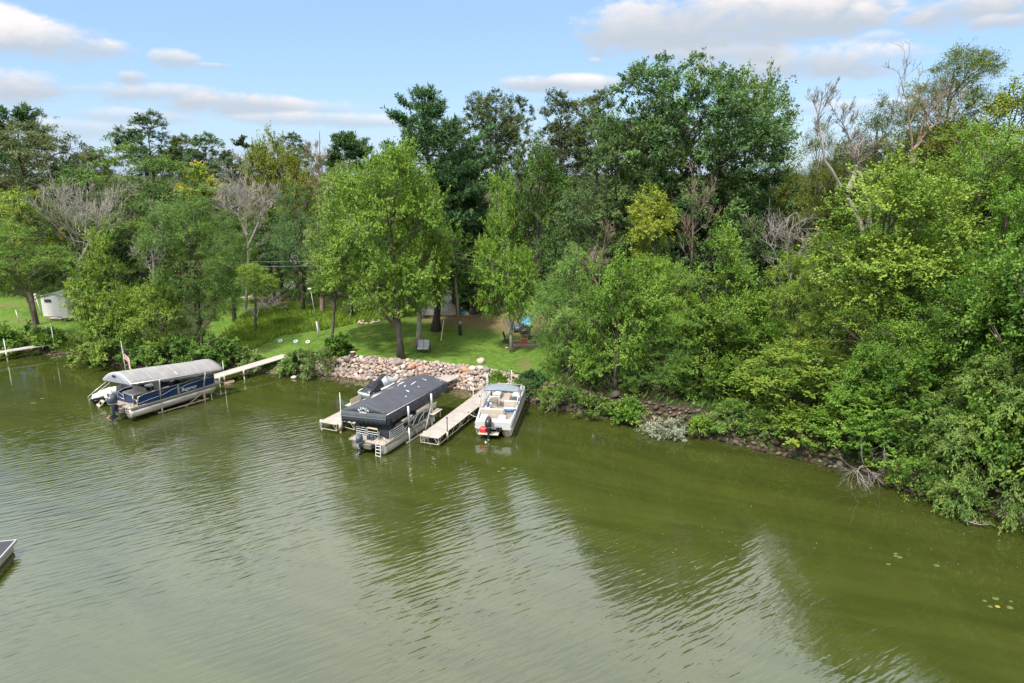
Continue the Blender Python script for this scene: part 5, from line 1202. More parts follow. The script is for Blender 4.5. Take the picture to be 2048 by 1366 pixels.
# emblem: white lettering arched over a second line, in the middle of the end slope
e_c = tent(0,.5)+np.array([0,0,.06]); e_up = np.array([0,0,1.0]); e_x = -ac_; e_n = -al*1.6
for i, ch_ in enumerate('BEACH'):
    a_ = (i-2)*.30; p = e_c+e_x*(.145*(i-2))+e_up*(.19-.045*abs(i-2)**1.6)+e_n*.03
    text('letter', ch_, .21, TEXTW, ce, p, e_x*math.cos(a_*.7)-e_up*math.sin(a_*.7), e_up*math.cos(a_*.7)+e_x*math.sin(a_*.7), extrude=.006)
text('lettering', 'KING', .19, TEXTW, ce, e_c+e_n*.05-e_up*.07, e_x, e_up, extrude=.006)
# light patches glued to the roof
for (u0,u1,q0,q1) in [(.64,.735,.36,.70),(.50,.54,.60,.76),(.555,.585,.40,.60),(.49,.515,.22,.30),(.39,.41,.13,.18),(.18,.36,.62,.80),(.22,.27,.84,.93),(.83,.845,.28,.40),(.655,.668,.20,.26),(.95,.96,.08,.12)]:
    P = [tent(u0,q0), tent(u1,q0+.02), tent(u1-.01,q1), tent(u0+.005 if u1-u0 < .1 else u1-.03,q1)]
    n_ = np.cross(P[1]-P[0], P[3]-P[0]); n_ = n_/np.linalg.norm(n_)*(1 if n_[2] > 0 else -1); up_ = np.array([0,0,.035])
    seg = [p+up_ for p in P]; ob('patch', MB().slab(seg if np.cross(P[1]-P[0], P[2]-P[1])[2] > 0 else seg[::-1], .008), PATCH, cover)
pn = [loc(gp(819, 884, 0)), loc(gp(855, 858, 0))]; off = ac_*2.75; off[2] = 0
pn[1] = pn[0]+al*2.75; pn = [np.array([p[0],p[1],0]) for p in pn]
for i, p in enumerate(pn):
    for s in (0, 1):
        q = p+off*s
        st_ = ob('lift_post', MB().tube([(q[0],q[1],-1.2),(q[0],q[1],1.0)], .06, 8), GALV, LF2, True); ob('upper_post', MB().tube([(q[0],q[1],1.0),(q[0],q[1],2.36)], .075, 8), ALU, st_, True)
for s in (0, 1):
    ob('lift_beam', MB().tube([pn[0]+off*s-al*.35+np.array([0,0,.05]), pn[1]+off*s+al*.2+np.array([0,0,.05])], .055, 6), TANF, LF2)
for p in pn: ob('cross_beam', MB().tube([p+np.array([0,0,.0]), p+off], .06, 6), GALV, LF2)
ob('diagonal_brace', MB().tube([pn[0]+al*.05+np.array([0,0,1.25]), pn[0]+al*1.0+np.array([0,0,.1])], .04, 6), RUST, LF2)
ob('diagonal_brace', MB().tube([pn[1]-al*.05+np.array([0,0,1.5]), pn[1]-al*.85+np.array([0,0,.15])], .04, 6), ALU, LF2)
mb = MB()
for u in (.03,.3,.55,.8,.97): mb.tube([tuple(N0+(N1-N0)*u+np.array([0,0,-.05])), tuple(tent(u,.5)-np.array([0,0,.06])), tuple(F0+(N1-N0)*u+np.array([0,0,-.05]))], .022, 5)
for a_, b_ in ((N0,N1),(F0,F1)): mb.tube([tuple(a_+np.array([0,0,-.05])), tuple(b_+np.array([0,0,-.05]))], .03, 5)
ob('canopy_frame', mb, ALU, LF2, True)

# second watercraft, in front of the boulders
q = gp(752, 782, .35); jet_ski('jet_ski', 'black and pale grey jet ski lying between the boulders and the charcoal canopy', (q[0]+.25, q[1]+.3), math.radians(58), .05, mat('pale_grey_hull', (.42,.45,.46), .35, var=.06), mat('pale_grey_cover', (.38,.41,.42), .5, var=.08), 'rear', 1.22, txt='YAMAHA', nose_white=True, hoodm=BLACKP)

# benches on the docks
def bench(label, p, h, z):
    t = thing('dock_bench', label, 'bench', (p[0], p[1], z), h, 'dock benches')
    ob('seat', MB().box((0,0,.46),(1.22,.40,.035)), TANF, t); ob('backrest', MB().box((0,-.27,.76),(1.22,.03,.36),0,(-.18,'X')), TANF, t)
    for s in (-1,1):
        ob('leg', MB().box((s*.42,.12,.20),(.06,.05,.48)), TANF, t); ob('leg', MB().box((s*.42,-.16,.20),(.06,.05,.48)), TANF, t)
        ob('arm_bracket', MB().tube([(s*.42,.12,.43),(s*.42,-.20,.45),(s*.42,-.28,.86)], .022, 5), TANF, t)
    return t
HB = math.radians(68)
q = gp(872, 838, .6); bench('tan dock bench beside the right side of the charcoal canopy', (q[0]-.05, q[1]+.25), HB-math.pi*.5+math.radians(90)-math.pi+math.radians(0), .56)
q = gp(704, 822, .6); bench('tan dock bench half hidden behind the left end of the charcoal canopy', (q[0], q[1]+.3), HB+math.radians(0), .60)

# ---------- 3. white pontoon boat moored at the long dock
H3 = math.radians(81.5); o3 = np.array([-1.16, 41.05])
B3 = thing('pontoon_boat', 'open white pontoon boat with blue trim and blue grey bimini beside the long dock', 'pontoon boat', (o3[0], o3[1], -.04), H3, 'pontoon boats')
pontoons(B3, 7.0, .86, .32, .32, PONTB)
ob('deck', MB().box((3.25,0,.72),(6.9,2.45,.08)), CARPET, B3)
BODY = mat('boat_white_gelcoat', (.43,.425,.41), .3, var=.05, spec=.6)
STR = mat('boat_slate_stripe', (.09,.13,.22), .4, var=.1)
for s in (-1, 1):
    low = [(-.25,1.14,.68),(1.5,1.20,.67),(4.5,1.20,.67),(6.4,1.18,.70),(6.75,1.10,.76)]; hi_ = [(-.22,1.10,1.12),(1.5,1.20,1.30),(4.5,1.20,1.40),(6.4,1.14,1.42),(6.68,1.06,1.38)]
    f = ob('side_panel', MB().loft([[(a[0],s*a[1],a[2]),(a[0],s*(a[1]+.05),a[2]+.30),(b_[0],s*(b_[1]+.02),b_[2]),(b_[0],s*(b_[1]-.07),b_[2]),(a[0],s*(a[1]-.07),a[2])] for a, b_ in zip(low, hi_)], caps=True), BODY, B3, True)
    for dz, th in ((-.10,.035),(-.20,.022),(.02,.02)):
        mb = MB(); rr = []
        for u in np.linspace(0,1,14):
            x = -.2+6.4*u; zb_ = np.interp(x, [p[0] for p in low], [p[2] for p in low]); zt_ = np.interp(x, [p[0] for p in hi_], [p[2] for p in hi_]); yb = np.interp(x, [p[0] for p in low], [p[1] for p in low])+.05; yt = np.interp(x, [p[0] for p in hi_], [p[1] for p in hi_])+.02
            zz = zt_+dz-.14*max(0, math.sin(u*9.0+dz*6))*(.6 if dz < 0 else .2)-.05; w = (zz-(zb_+.3))/(zt_-zb_-.3); yy = yb*(1-w)+yt*w+.012
            rr.append([(x,s*yy,zz+th),(x,s*(yy+.008),zz+th),(x,s*(yy+.008),zz-th),(x,s*yy,zz-th)])
        ob('stripe', MB().loft(rr, caps=True), STR, f)
    ob('rub_rail', MB().tube([(a[0],s*(a[1]+.02),a[2]) for a in low], .035, 5), BODY, f, True)
    rail_tube(B3, [(-.1,s*1.07,1.16),(.5,s*1.12,1.45),(1.4,s*1.17,1.48)], .02) if s < 0 else None
    rail_tube(B3, [(5.2,s*1.12,1.42),(5.4,s*1.10,1.62),(6.4,s*.95,1.60),(6.55,s*.9,1.38)], .022)
tr_ = ob('transom', MB().slab([(-.25,1.14,.62),(-.25,-1.14,.62),(-.22,-1.12,1.10),(-.22,1.12,1.10)], .06), BODY, B3)
mb = MB(); mb.loft([[(-.262, y, .99+.03*math.sin(y*4)+.018),(-.27,y,.99+.03*math.sin(y*4)+.018),(-.27,y,.99+.03*math.sin(y*4)-.018),(-.262,y,.99+.03*math.sin(y*4)-.018)] for y in np.linspace(-1.1,1.1,14)], caps=True); 
ob('stripe', mb, STR, tr_); ob('stern_ledge', MB().rbox((.02,0,1.10),(.50,2.2,.07),.03), BODY, B3)
ob('motor_platform', MB().rbox((-.45,.25,.42),(.55,1.3,.06),.02), TANF, B3)
ob('fuel_can', MB().rbox((-.42,.62,.62),(.28,.44,.30),.07).tube([(-.42,.5,.78),(-.42,.5,.83),(-.42,.74,.83),(-.42,.74,.78)], .02, 5), RED, B3)
fx = bpy.data.objects.new('fender', None); C.objects.link(fx); fx.parent = B3; fx.location = (-.36,-.38,.62)
for yy in (-.10,.10): ob('pad', MB().rbox((0,yy,.08),(.12,.18,.30),.05), MOTK, fx)
motor(B3, -.62, .22, .42, MOTK, 1.08, .10, SILV)
seat(B3, (1.30,.28,.76), (.65,1.55), 0, TAUPE, CREAM, '-x', .36); seat(B3, (2.35,.92,.76), (1.6,.5), 0, TAUPE, WVINYL, '+y', .34)
ob('blue_cushion', MB().rbox((2.35,.80,1.34),(.62,.12,.26),.04), BLUEV, B3)
seat(B3, (4.05,.75,.76), (1.1,.75), 0, TAUPE, CREAM, None)
c2 = seat(B3, (1.85,-.72,.76), (.55,.95), 0, TAUPE, WVINYL, None); ob('bolster', MB().tube([(-.27,-.48,.50),(-.27,.48,.50)], .11, 10), BLUEV, c2, True)
c2 = seat(B3, (2.75,-.72,.76), (.55,.95), 0, TAUPE, WVINYL, '-x', .45); ob('bolster', MB().box((-.10,0,.62),(.06,.95,.12)), STR, c2)
cs_ = ob('console', MB().rbox((3.75,-.78,1.10),(.55,.62,.70),.10), BODY, B3); wheel(cs_, (3.44,-.72,1.48), .21, m=MOTK)
seat(B3, (5.55,-.75,.76), (1.3,.6), 0, TAUPE, WVINYL, '-y', .42); seat(B3, (5.75,.75,.76), (1.1,.6), 0, TAUPE, WVINYL, '+y', .40)
for y in (.72,-.48):
    ch = bpy.data.objects.new('fishing_seat', None); C.objects.link(ch); ch.parent = B3; ch.location = (.42,y,.76)
    ob('pedestal', MB().tube([(0,0,0),(0,0,.30)], .05, 8), ALU, ch); ob('cushion', MB().rbox((0,0,.35),(.46,.48,.12),.06), WVINYL, ch); ob('folded_back', MB().rbox((.03,0,.46),(.40,.46,.10),.06,0,(-.12,'Y')), CREAM, ch)
bm_ = bpy.data.objects.new('bimini_top', None); C.objects.link(bm_); bm_.parent = B3
rr = []
for y in np.linspace(-1.22, 1.22, 17):
    a_ = abs(y)/1.22; zc_ = 2.30-.16*a_**3; rr.append([(3.25+.50*math.cos(t_)*(1-.25*a_**4), y, zc_+(.05 if math.sin(t_) > 0 else .20*(1-a_**2)+.05)*math.sin(t_)+.05*math.cos(t_)) for t_ in np.linspace(0, 2*math.pi, 12, endpoint=False)])
ob('canvas', MB().loft(rr, caps=True), BIM, bm_, True)
for s in (-1, 1):
    ob('bow_frame', MB().tube([(2.0,s*1.16,1.42),(2.7,s*1.22,2.05),(3.2,s*1.2,2.22)], .022, 6), ALU, bm_, True); ob('bow_frame', MB().tube([(3.9,s*1.18,1.42),(3.4,s*1.22,2.22)], .022, 6), ALU, bm_, True)
    ob('strap', MB().tube([(.4,s*1.12,1.30),(2.6,s*1.2,2.2)], .010, 4), MOTK, bm_)
ob('stanchion', MB().tube([(2.55,.10,.78),(2.6,.10,2.2)], .025, 6), WHITEP, bm_, True)
rail_tube(B3, [(6.7,-.9,.8),(6.7,-.85,1.45),(6.7,.85,1.45),(6.7,.9,.8)], .022)

# white lift wheel standing at the head of the long dock
q = gp(975, 775, .6); wl = thing('lift_wheel', 'white boat lift hand wheel standing in front of the boulders', 'hand wheel', (q[0], q[1], -.3), math.radians(10))
ob('post', MB().tube([(0,0,0),(0,0,1.55)], .05, 8), WHITEP, wl, True)
mb = MB().tube([(.10*math.cos(a), .52*math.cos(a)*.75, 1.45+.52*math.sin(a)) for a in np.linspace(0, 2*math.pi, 21)], .032, 6, False)
rim = ob('rim', mb, WHITEP, wl, True)
for a in np.linspace(0, 2*math.pi, 6, endpoint=False): ob('spoke', MB().tube([(0,0,1.45),(.10*math.cos(a),.39*math.cos(a),1.45+.52*math.sin(a))], .016, 4), WHITEP, rim)
# rubber tyre bumper and buoy stones at the left jetty
q = gp(458, 766, .05); t = thing('mooring_block', 'brown weathered block lying in the water under the left jetty post', 'block', (q[0], q[1], -.25), 0)
ob('block', MB().loft([[(rr*math.cos(a), rr*math.sin(a), z_) for a in np.linspace(0, 2*math.pi, 14, endpoint=False)] for z_, rr in ((0,.40),(.30,.44),(.44,.36),(.46,.20))], caps=True), mat('brown_block', (.16,.12,.09), .9, var=.25), t, True)
ob('hoop', MB().tube([(.40*math.cos(a), .40*math.sin(a), .40) for a in np.linspace(0, 2*math.pi, 13)], .05, 5, False), RUST, t, True)

# mooring lines from the white boat to the long dock, and dock cleats
ROPE = mat('mooring_rope', (.50,.47,.40), .9)
for (bx, by, du, lab) in ((.35, 1.14, .36, 'stern'), (6.3, 1.1, .80, 'bow')):
    a = o3+np.array([math.cos(H3)*bx-math.sin(H3)*by, math.sin(H3)*bx+math.cos(H3)*by]); dv3 = ((sl_+sr_)/2-(bl+br)/2)[:2]; L3 = np.linalg.norm(dv3); dv3 = dv3/L3; nrm3 = np.array([dv3[1], -dv3[0]])
    e = ((bl+br)/2)[:2]+dv3*L3*du+nrm3*.5; A_ = np.array([a[0],a[1],1.12]); E_ = np.array([e[0],e[1],.72])
    tag(ob('mooring_line', MB().tube([tuple(A_*(1-u)+E_*u-np.array([0,0,.35*u*(1-u)])) for u in np.linspace(0,1,7)], .018, 5), ROPE), f'pale {lab} mooring line between the white pontoon boat and the long dock', 'rope')
    c_ = ob('cleat', MB().box((L3*du,-.5,.06),(.22,.03,.03)).box((L3*du-.05,-.5,.035),(.03,.03,.05)).box((L3*du+.05,-.5,.035),(.03,.03,.05)), MOTK, dockB); c_.location = (0,0,.62+.18*du)
# ------------------------------------------------------------------ things on the lawn
def on(px, py): return onland(px, py)
CUSH = mat('turquoise_cushion', (.10,.36,.62), .8, var=.12, nscale=5)
DARKM = mat('dark_brown_metal', (.035,.032,.032), .5, var=.15)
GREYC = mat('grey_sling', (.34,.33,.34), .8, var=.08)
def settee(label, p, rz, w, cush, frame, cat, group=None, name='garden_sofa', s=1.0, rest=True):
    t = thing(name, label, cat, (p[0], p[1], p[2]), rz, group); t.scale = (s, s, s)
    for x in (-1,1):
        for y in (-.30,.30): ob('leg', MB().box((x*(w/2-.03),y,.22),(.05,.05,.46)), frame, t)
        ob('armrest', MB().box((x*(w/2-.03),0,.60),(.06,.66,.04)).box((x*(w/2-.03),.30,.51),(.05,.05,.16)), frame, t)
    ob('seat_frame', MB().box((0,0,.33),(w-.08,.64,.06)), frame, t)
    n = 2 if w > .9 else 1
    for i in range(n):
        x = (i-(n-1)/2)*(w-.12)/n
        ob('seat_cushion', MB().rbox((x,.02,.42),((w-.14)/n-.01,.60,.12),.04), cush, t)
        ob('back_cushion', MB().rbox((x,-.30,.76),((w-.14)/n-.01,.12,.60),.05,0,(.25,'X')), cush, t)
    ob('back_frame', MB().tube([(-w/2+.03,-.26,.4),(-w/2+.03,-.44,1.02),(w/2-.03,-.44,1.02),(w/2-.03,-.26,.4)], .022, 5), frame, t)
    return t
SG = 'garden seats'
settee('grey two-seat garden bench facing the water beside the lawn maple', on(847, 705), math.pi, 1.15, GREYC, DARKM, 'bench', SG, 'garden_bench')
settee('two-seat garden sofa with turquoise cushions facing the fire pit', on(1052, 656), math.pi+.05, 1.25, CUSH, DARKM, 'sofa', SG)
settee('single garden armchair with turquoise cushions behind the maple trunk', on(1033, 664), math.pi*.5+math.pi+.2, .75, CUSH, DARKM, 'armchair', SG, 'garden_armchair')
def adirondack(label, p, rz):
    t = thing('garden_chair', label, 'chair', tuple(p), rz, 'slatted garden chairs')
    for k in range(5): ob('back_slat', MB().box((-.22+.11*k,-.36,.68),(.09,.03,.76-.05*abs(k-2)),0,(.32,'X')), DARKM, t)
    for k in range(4): ob('seat_slat', MB().box((0,.30-.16*k,.36-.03*k),(.54,.13,.03)), DARKM, t)
    for x in (-1,1):
        ob('armrest', MB().box((x*.33,.02,.56),(.12,.70,.03)), DARKM, t); ob('leg', MB().box((x*.31,.30,.27),(.05,.09,.56)), DARKM, t); ob('leg', MB().box((x*.29,-.20,.22),(.05,.72,.09),0,(.28,'X')), DARKM, t)
    return t
adirondack('black slatted garden chair turned sideways left of the maple trunk', on(1016, 686), -math.pi*.5-.2)
adirondack('black slatted garden chair with its back to the turquoise sofa', on(1046, 668), math.pi+.3)
adirondack('dark slatted garden chair close behind the fire pit timbers', on(1054, 678), math.pi*.9)
p = on(1048, 690); fp = thing('fire_pit', 'low timber-edged fire pit with a red brick hearth on the lawn', 'fire pit', tuple(p), .05)
for (x, y, l, r_) in ((0,-.75,2.4,0),(0,.75,2.4,0),(-1.2,0,1.5,math.pi/2),(1.2,0,1.5,math.pi/2)): ob('timber', MB().rbox((x,y,.12),(l,.18,.26),.02,r_), WOOD_, fp)
BRK = mat('red_brick', (.42,.15,.085), .85, var=.2)
for k in range(4):
    for j in range(3): ob('brick', MB().box((-.25+.24*(j+.5*(k % 2))-.12,-.2,.10+.16*k),(.22,.3,.145)), BRK, fp)
ob('ash_bed', MB().box((0,0,.03),(2.2,1.3,.05)), mat('ash', (.10,.09,.085), .95, var=.3), fp)
# trees' foot litter, stump, bare pole, tyres
p = on(706, 716); st = thing('tree_stump', 'short sawn tree stump beside the round glossy bush', 'stump', tuple(p), 0)
ob('bark_side', MB().loft([[(rr*math.cos(a)*(1+.07*math.sin(5*a)), rr*math.sin(a)*(1+.07*math.sin(5*a)), z) for a in np.linspace(0,2*math.pi,16,endpoint=False)] for z, rr in ((-.05,.30),(.1,.24),(.55,.22))]), BARKD, st, True)
ob('sawn_top', MB().loft([[(rr*math.cos(a)*(1+.07*math.sin(5*a)), rr*math.sin(a)*(1+.07*math.sin(5*a)), z) for a in np.linspace(0,2*math.pi,16,endpoint=False)] for z, rr in ((.545,.215),(.56,.20),(.56,.01))]), WOODL, st)
TYW = mat('white_painted_tyre', (.55,.53,.48), .7, var=.08); TYB = mat('pale_blue_tyre', (.42,.52,.58), .7, var=.1)
for (px, py, m_, lab) in ((561,684,TYB,'pale painted tyre lying on the lawn, nearest the meadow edge'),(592,685,TYB,'pale blue painted tyre in the middle of the row of three'),(616,686,TYW,'white painted tyre on the lawn nearest the white mast')):
    p = on(px, py); t = thing('painted_tyre', lab, 'tyre', (p[0],p[1],p[2]+.06), 0, 'painted tyres on the lawn'); t.rotation_euler = (math.radians(28),0,0)
    ob('tread', MB().loft([[((.15+.065*math.cos(b_))*math.cos(a),(.15+.065*math.cos(b_))*math.sin(a),.07+.065*math.sin(b_)) for b_ in np.linspace(0,2*math.pi,9)] for a in np.linspace(0,2*math.pi,21)], closed=False), m_, t, True)
    ob('planting_soil', MB().loft([[(rr*math.cos(a), rr*math.sin(a), .07) for a in np.linspace(0,2*math.pi,14,endpoint=False)] for rr in (.12,.01)]), RUBBER, t)
p = on(638, 673); ms = thing('mast', 'tall slim white mast leaning on the lawn behind the painted tyres', 'pole', tuple(p), 0)
tp = np.array(atY(621, 578, p[1]))-p
ob('lower_pole', MB().tube([(0,0,-.1),tuple(tp*.32)], [.075,.06], 8), WHITEP, ms, True); ob('upper_pole', MB().tube([tuple(tp*.25),tuple(tp)], [.04,.022], 7), GALV, ms, True); ob('lamp_head', MB().rbox(tuple(tp+np.array([-.08,0,.03])),(.34,.2,.14),.03), WHITEP, ms)
ob('side_pole', MB().tube([(.10,.05,0),tuple(tp*.30+np.array([.12,.05,.1]))], .03, 6), GALV, ms)
p = on(921, 670); up_ = thing('utility_pole', 'weathered wooden utility pole standing at the edge of the worn turf', 'utility pole', tuple(p), 0)
tp = np.array(atY(905, 503, p[1]))-p
pl = ob('pole', MB().tube([(0,0,-.2),tuple(tp)], [.16,.11], 10), mat('pole_wood', (.26,.20,.145), .9, var=.3, nscale=4, stretch=(1,1,.15)), up_, True); ob('tarred_foot', MB().tube([(0,0,-.2),tuple(tp*.12)], [.175,.165], 10), mat('tar', (.03,.025,.022), .9), pl, True)
ob('meter_box', MB().rbox((.02,-.20,.95*1.3),(.16,.12,.26),.02), GALV, up_); ob('insulator', MB().ellipsoid((.14,-.1,2.6),(.06,.06,.06),8,5), WHITEP, up_)
top = p+tp*.94
for (px, py, Y, dz, lab) in ((1165,548,78,0,'upper'),(1165,556,78,-.45,'lower'),(1140,536,78,.30,'thin top')):
    e = atY(px, py, Y); s = top+np.array([0,0,dz*1.3]); P = [tuple(s*(1-u)+e*u-np.array([0,0,1.0*u*(1-u)])) for u in np.linspace(0,1,13)]
    w = tag(ob('power_line', MB().tube(P, .022, 4), mat('wire', (.20,.24,.26), .5)), f'{lab} overhead wire running from the wooden pole to the right', 'wire', 'overhead wires')
for (px, py, Y, dz, lab) in ((250,520,84,0,'upper'),(250,530,84,-.4,'lower')):
    e = atY(px, py, Y); s = top+np.array([0,0,dz]); P = [tuple(s*(1-u)+e*u-np.array([0,0,1.4*u*(1-u)])) for u in np.linspace(0,1,15)]
    tag(ob('power_line', MB().tube(P, .020, 4), mat('wire', (.20,.24,.26), .5)), f'{lab} overhead wire running from the wooden pole to the left', 'wire', 'overhead wires')
# yellow guy guard
p = on(882, 681); q = np.array(atY(889, 631, p[1]+3.4)); tag(ob('guy_guard', MB().tube([tuple(p), tuple(p*.5+q*.5), tuple(q)], [.05,.05,.04], 7), WOODL), 'pale yellow guy wire guard slanting up from the lawn', 'guy wire')
p = on(962, 726); me = np_mesh('stone', stone_shape(np.random.default_rng(5))*np.array([.36,.34,.42]), IF); me.polygons.foreach_set('use_smooth', [True]*len(me.polygons))
bo = ob('boulder', me, mat('pink_boulder', (.46,.34,.29), .85, var=.2, nscale=4)); bo.location = (p[0],p[1],p[2]+.16); tag(bo, 'single pink boulder lying on the lawn above the boulder bank', 'boulder')
p = on(482, 724); me = np_mesh('stone', stone_shape(np.random.default_rng(8), 1)*np.array([.42,.3,.25]), IF); bo = ob('boulder', me, mat('pale_boulder', (.48,.45,.42), .85, var=.2)); bo.location = (p[0],p[1],p[2]+.1); tag(bo, 'pale flat rock on the bank left of the narrow jetty', 'boulder')
p = gp(588, 757, 0); me = np_mesh('stone', stone_shape(np.random.default_rng(9))*np.array([.26,.24,.2]), IF); me.polygons.foreach_set('use_smooth', [True]*len(me.polygons)); bo = ob('boulder', me, mat('pink_boulder', (.46,.34,.29), .85)); bo.location = (p[0],p[1],.10); tag(bo, 'round pale stone standing in the water below the pale willow bush', 'boulder')
p = on(733, 646); rg = thing('stone_ring', 'old ring of pale stones on the lawn left of the big maple', 'stone ring', tuple(p), 0)
for k in range(9):
    a = k*.7; o = bpy.data.objects.new('stone', np_mesh('ring_stone', stone_shape(np.random.default_rng(40+k))*.20, IF)); C.objects.link(o); o.data.materials.append(mat('ring_stone', (.36,.27,.22), .9, var=.2)); o.parent = rg; o.location = (.75*math.cos(a),.6*math.sin(a),.08)
o = ob('lawn_hose_reel', MB().tube([(.9+.5*math.cos(a)*(1-.1*a/6),.25+.3*math.sin(a),.06+.02*a) for a in np.linspace(0,9,24)], .04, 5), mat('pale_hose', (.55,.45,.38), .7), rg); o.name = 'hose'
# litter round the narrow maple's foot
p = on(1019, 700); g_ = thing('flower_pots', 'two small pale pots standing at the foot of the spired maple', 'pots', tuple(p), 0)
for x, y in ((-.25,.12),(.12,-.08)):
    o = ob('pot', MB().loft([[(rr*math.cos(a)+x, rr*math.sin(a)+y, z) for a in np.linspace(0,2*math.pi,10,endpoint=False)] for z, rr in ((0,.07),(.18,.10),(.20,.11),(.20,.08),(.12,.07))]), mat('terracotta', (.40,.20,.12), .8), g_, True); ob('rim', MB().tube([(x+.105*math.cos(a),y+.105*math.sin(a),.19) for a in np.linspace(0,2*math.pi,11)], .018, 5, False), WHITEP, o)
# ------------------------------------------------------------------ sheds and houses among the trees
def shed(name, label, px, py, Y, w, d, h, rz, wall, roof, ridge=.7, door=True, win=True, planks=9, cat='shed'):
    q = atY(px, py, Y) if Y else onland(px, py); Y = q[1]; z = gh(q[0], Y); t = thing(name, label, cat, (q[0], Y, z), rz)
    for sx, sy, ln, r_ in ((0,-d/2,w,0),(0,d/2,w,0),(-w/2,0,d,math.pi/2),(w/2,0,d,math.pi/2)):
        wl = ob('wall', MB().box((sx,sy,h/2),(ln-(.10 if r_ == 0 else -.05),.08,h),r_), wall, t)
        n_ = planks if ln == w else int(planks*.8)
        if sy < 0 or sx != 0:
            for k in range(planks):
                off_ = .055; cx_ = sx+(0 if r_ == 0 else (off_ if sx > 0 else -off_)); cy_ = sy-(off_ if r_ == 0 else 0)
                ob('plank', MB().box((cx_,cy_,h*(k+.5)/planks),(ln-.02,.03,h/planks-.02),r_,(.05,'X')), wall, wl)
    for s in (-1, 1):
        a = math.atan2(ridge, w/2+.2); Ls = math.hypot(ridge, w/2+.2)
        ob('roof', MB().box((s*(w/4+.08),0,h+ridge/2+.02),(Ls,d+.4,.07),0,(s*a,'Y')), roof, t)
    for s in (-1, 1): ob('gable', MB().slab([(-w/2,s*(d/2-.03),h),(w/2,s*(d/2-.03),h),(0,s*(d/2-.03),h+ridge)], .05), wall, t)
    if win:
        f = ob('window', MB().box((-w*.22,-d/2-.10,h*.80),(w*.26,.05,h*.14)), DARKM, t); ob('pane', MB().box((-w*.22,-d/2-.13,h*.80),(w*.22,.02,h*.10)), GLASS, f)
    if door:
        f = ob('door', MB().box((w*.22,-d/2-.10,h*.42),(w*.28,.05,h*.8)), WHITEP, t); ob('handle', MB().box((w*.12,-d/2-.14,h*.42),(.04,.04,.14)), DARKM, f)
    return t
SIDING = mat('grey_siding', (.58,.56,.54), .8, var=.08, nscale=2); SHING = mat('grey_roof', (.36,.36,.36), .85, var=.14, nscale=4); WSID = mat('white_siding', (.56,.54,.52), .75, var=.08, nscale=2)
shed('garden_shed', 'small grey plank shed with a vent window behind the bright pointed maple', 132, 628, None, 3.0, 2.8, 2.2, -.12, SIDING, SHING, .42, False, True)
shed('garden_shed', 'white tool shed with a pale roof half hidden behind the thick dark trunk', 874, 626, None, 3.0, 2.2, 2.2, .12, WSID, SHING, .5, True, False)
BRN = mat('brown_siding', (.10,.07,.055), .85, var=.15); REDS = mat('red_siding', (.22,.085,.06), .8, var=.12)
shed('outbuilding', 'dark brown outbuilding glimpsed under the feathery locust', 276, 552, 84, 4.2, 4.0, 2.6, .1, BRN, mat('dark_roof', (.05,.05,.055), .8, var=.15), .7, True, True)
shed('house', 'red sided house with a pale roof glimpsed between the ash trees', 418, 560, 96, 9.0, 7.0, 3.0, .1, REDS, SHING, 1.6, True, True, 10, 'house')
shed('house', 'white house glimpsed at the end of the gravel drive', 600, 562, 106, 10, 7, 3.2, -.1, WSID, SHING, 1.8, True, True, 10, 'house')
shed('house', 'pale house glimpsed through the shade right of the spired maple', 1070, 552, 100, 8, 6, 3.0, .1, WSID, SHING, 1.6, True, True, 10, 'house')
# gravel drive
a, b_ = on(540, 585), on(600, 566); P = []
for u in np.linspace(-.6, 1.6, 12):
    c_ = a*(1-u)+b_*u; d_ = nrm((b_-a)[:2]); n_ = np.array([-d_[1], d_[0]])*1.6
    P.append([(c_[0]+n_[0]*k, c_[1]+n_[1]*k, gh(c_[0]+n_[0]*k, c_[1]+n_[1]*k)+.06) for k in (-1,-.3,.3,1)])
struct('drive', MB().loft(P, closed=False), mat('drive_gravel', (.42,.36,.31), .95, var=.15, nscale=8))
# clutter by the white shed
p = on(918, 626); t = thing('rain_barrel', 'blue plastic sheet lying folded beside the white shed', 'tarpaulin', tuple(p), .2); t.name = 'blue_tarpaulin'
ob('sheet', MB().loft([[(x, y, .30*math.exp(-(x/.6)**2-(y/.4)**2)+.04*math.sin(x*9+y*7)+.04) for y in np.linspace(-.5,.5,8)] for x in np.linspace(-.8,.8,11)], closed=False), mat('blue_tarp', (.02,.13,.36), .5, var=.15), t, True)
p = on(906, 624); t = thing('blue_barrel', 'upright blue barrel leaning against the clutter by the white shed', 'barrel', tuple(p), 0)
ob('drum', MB().loft([[(rr*math.cos(a), rr*math.sin(a), z) for a in np.linspace(0,2*math.pi,14,endpoint=False)] for z, rr in ((0,.26),(.1,.29),(.45,.31),(.8,.29),(.9,.26))], caps=True), mat('blue_tarp', (.02,.13,.36), .5), t, True); ob('hoop', MB().tube([(.31*math.cos(a), .31*math.sin(a), .45) for a in np.linspace(0,2*math.pi,15)], .025, 5, False), RUBBER, t, True)
p = on(897, 630); t = thing('plywood_board', 'sheets of pale plywood leaning by the white shed', 'boards', tuple(p), .1)
for k in range(2): ob('sheet', MB().box((.15*k,.12*k,.55),(1.2,.03,1.1),.08*k,(-.3,'X')), WOODL if k else mat('grey_board', (.38,.34,.30), .85), t)
p = on(962, 606); t = thing('kayak', 'orange kayak lying in the shade behind the dark trunk', 'kayak', tuple(p), .25)
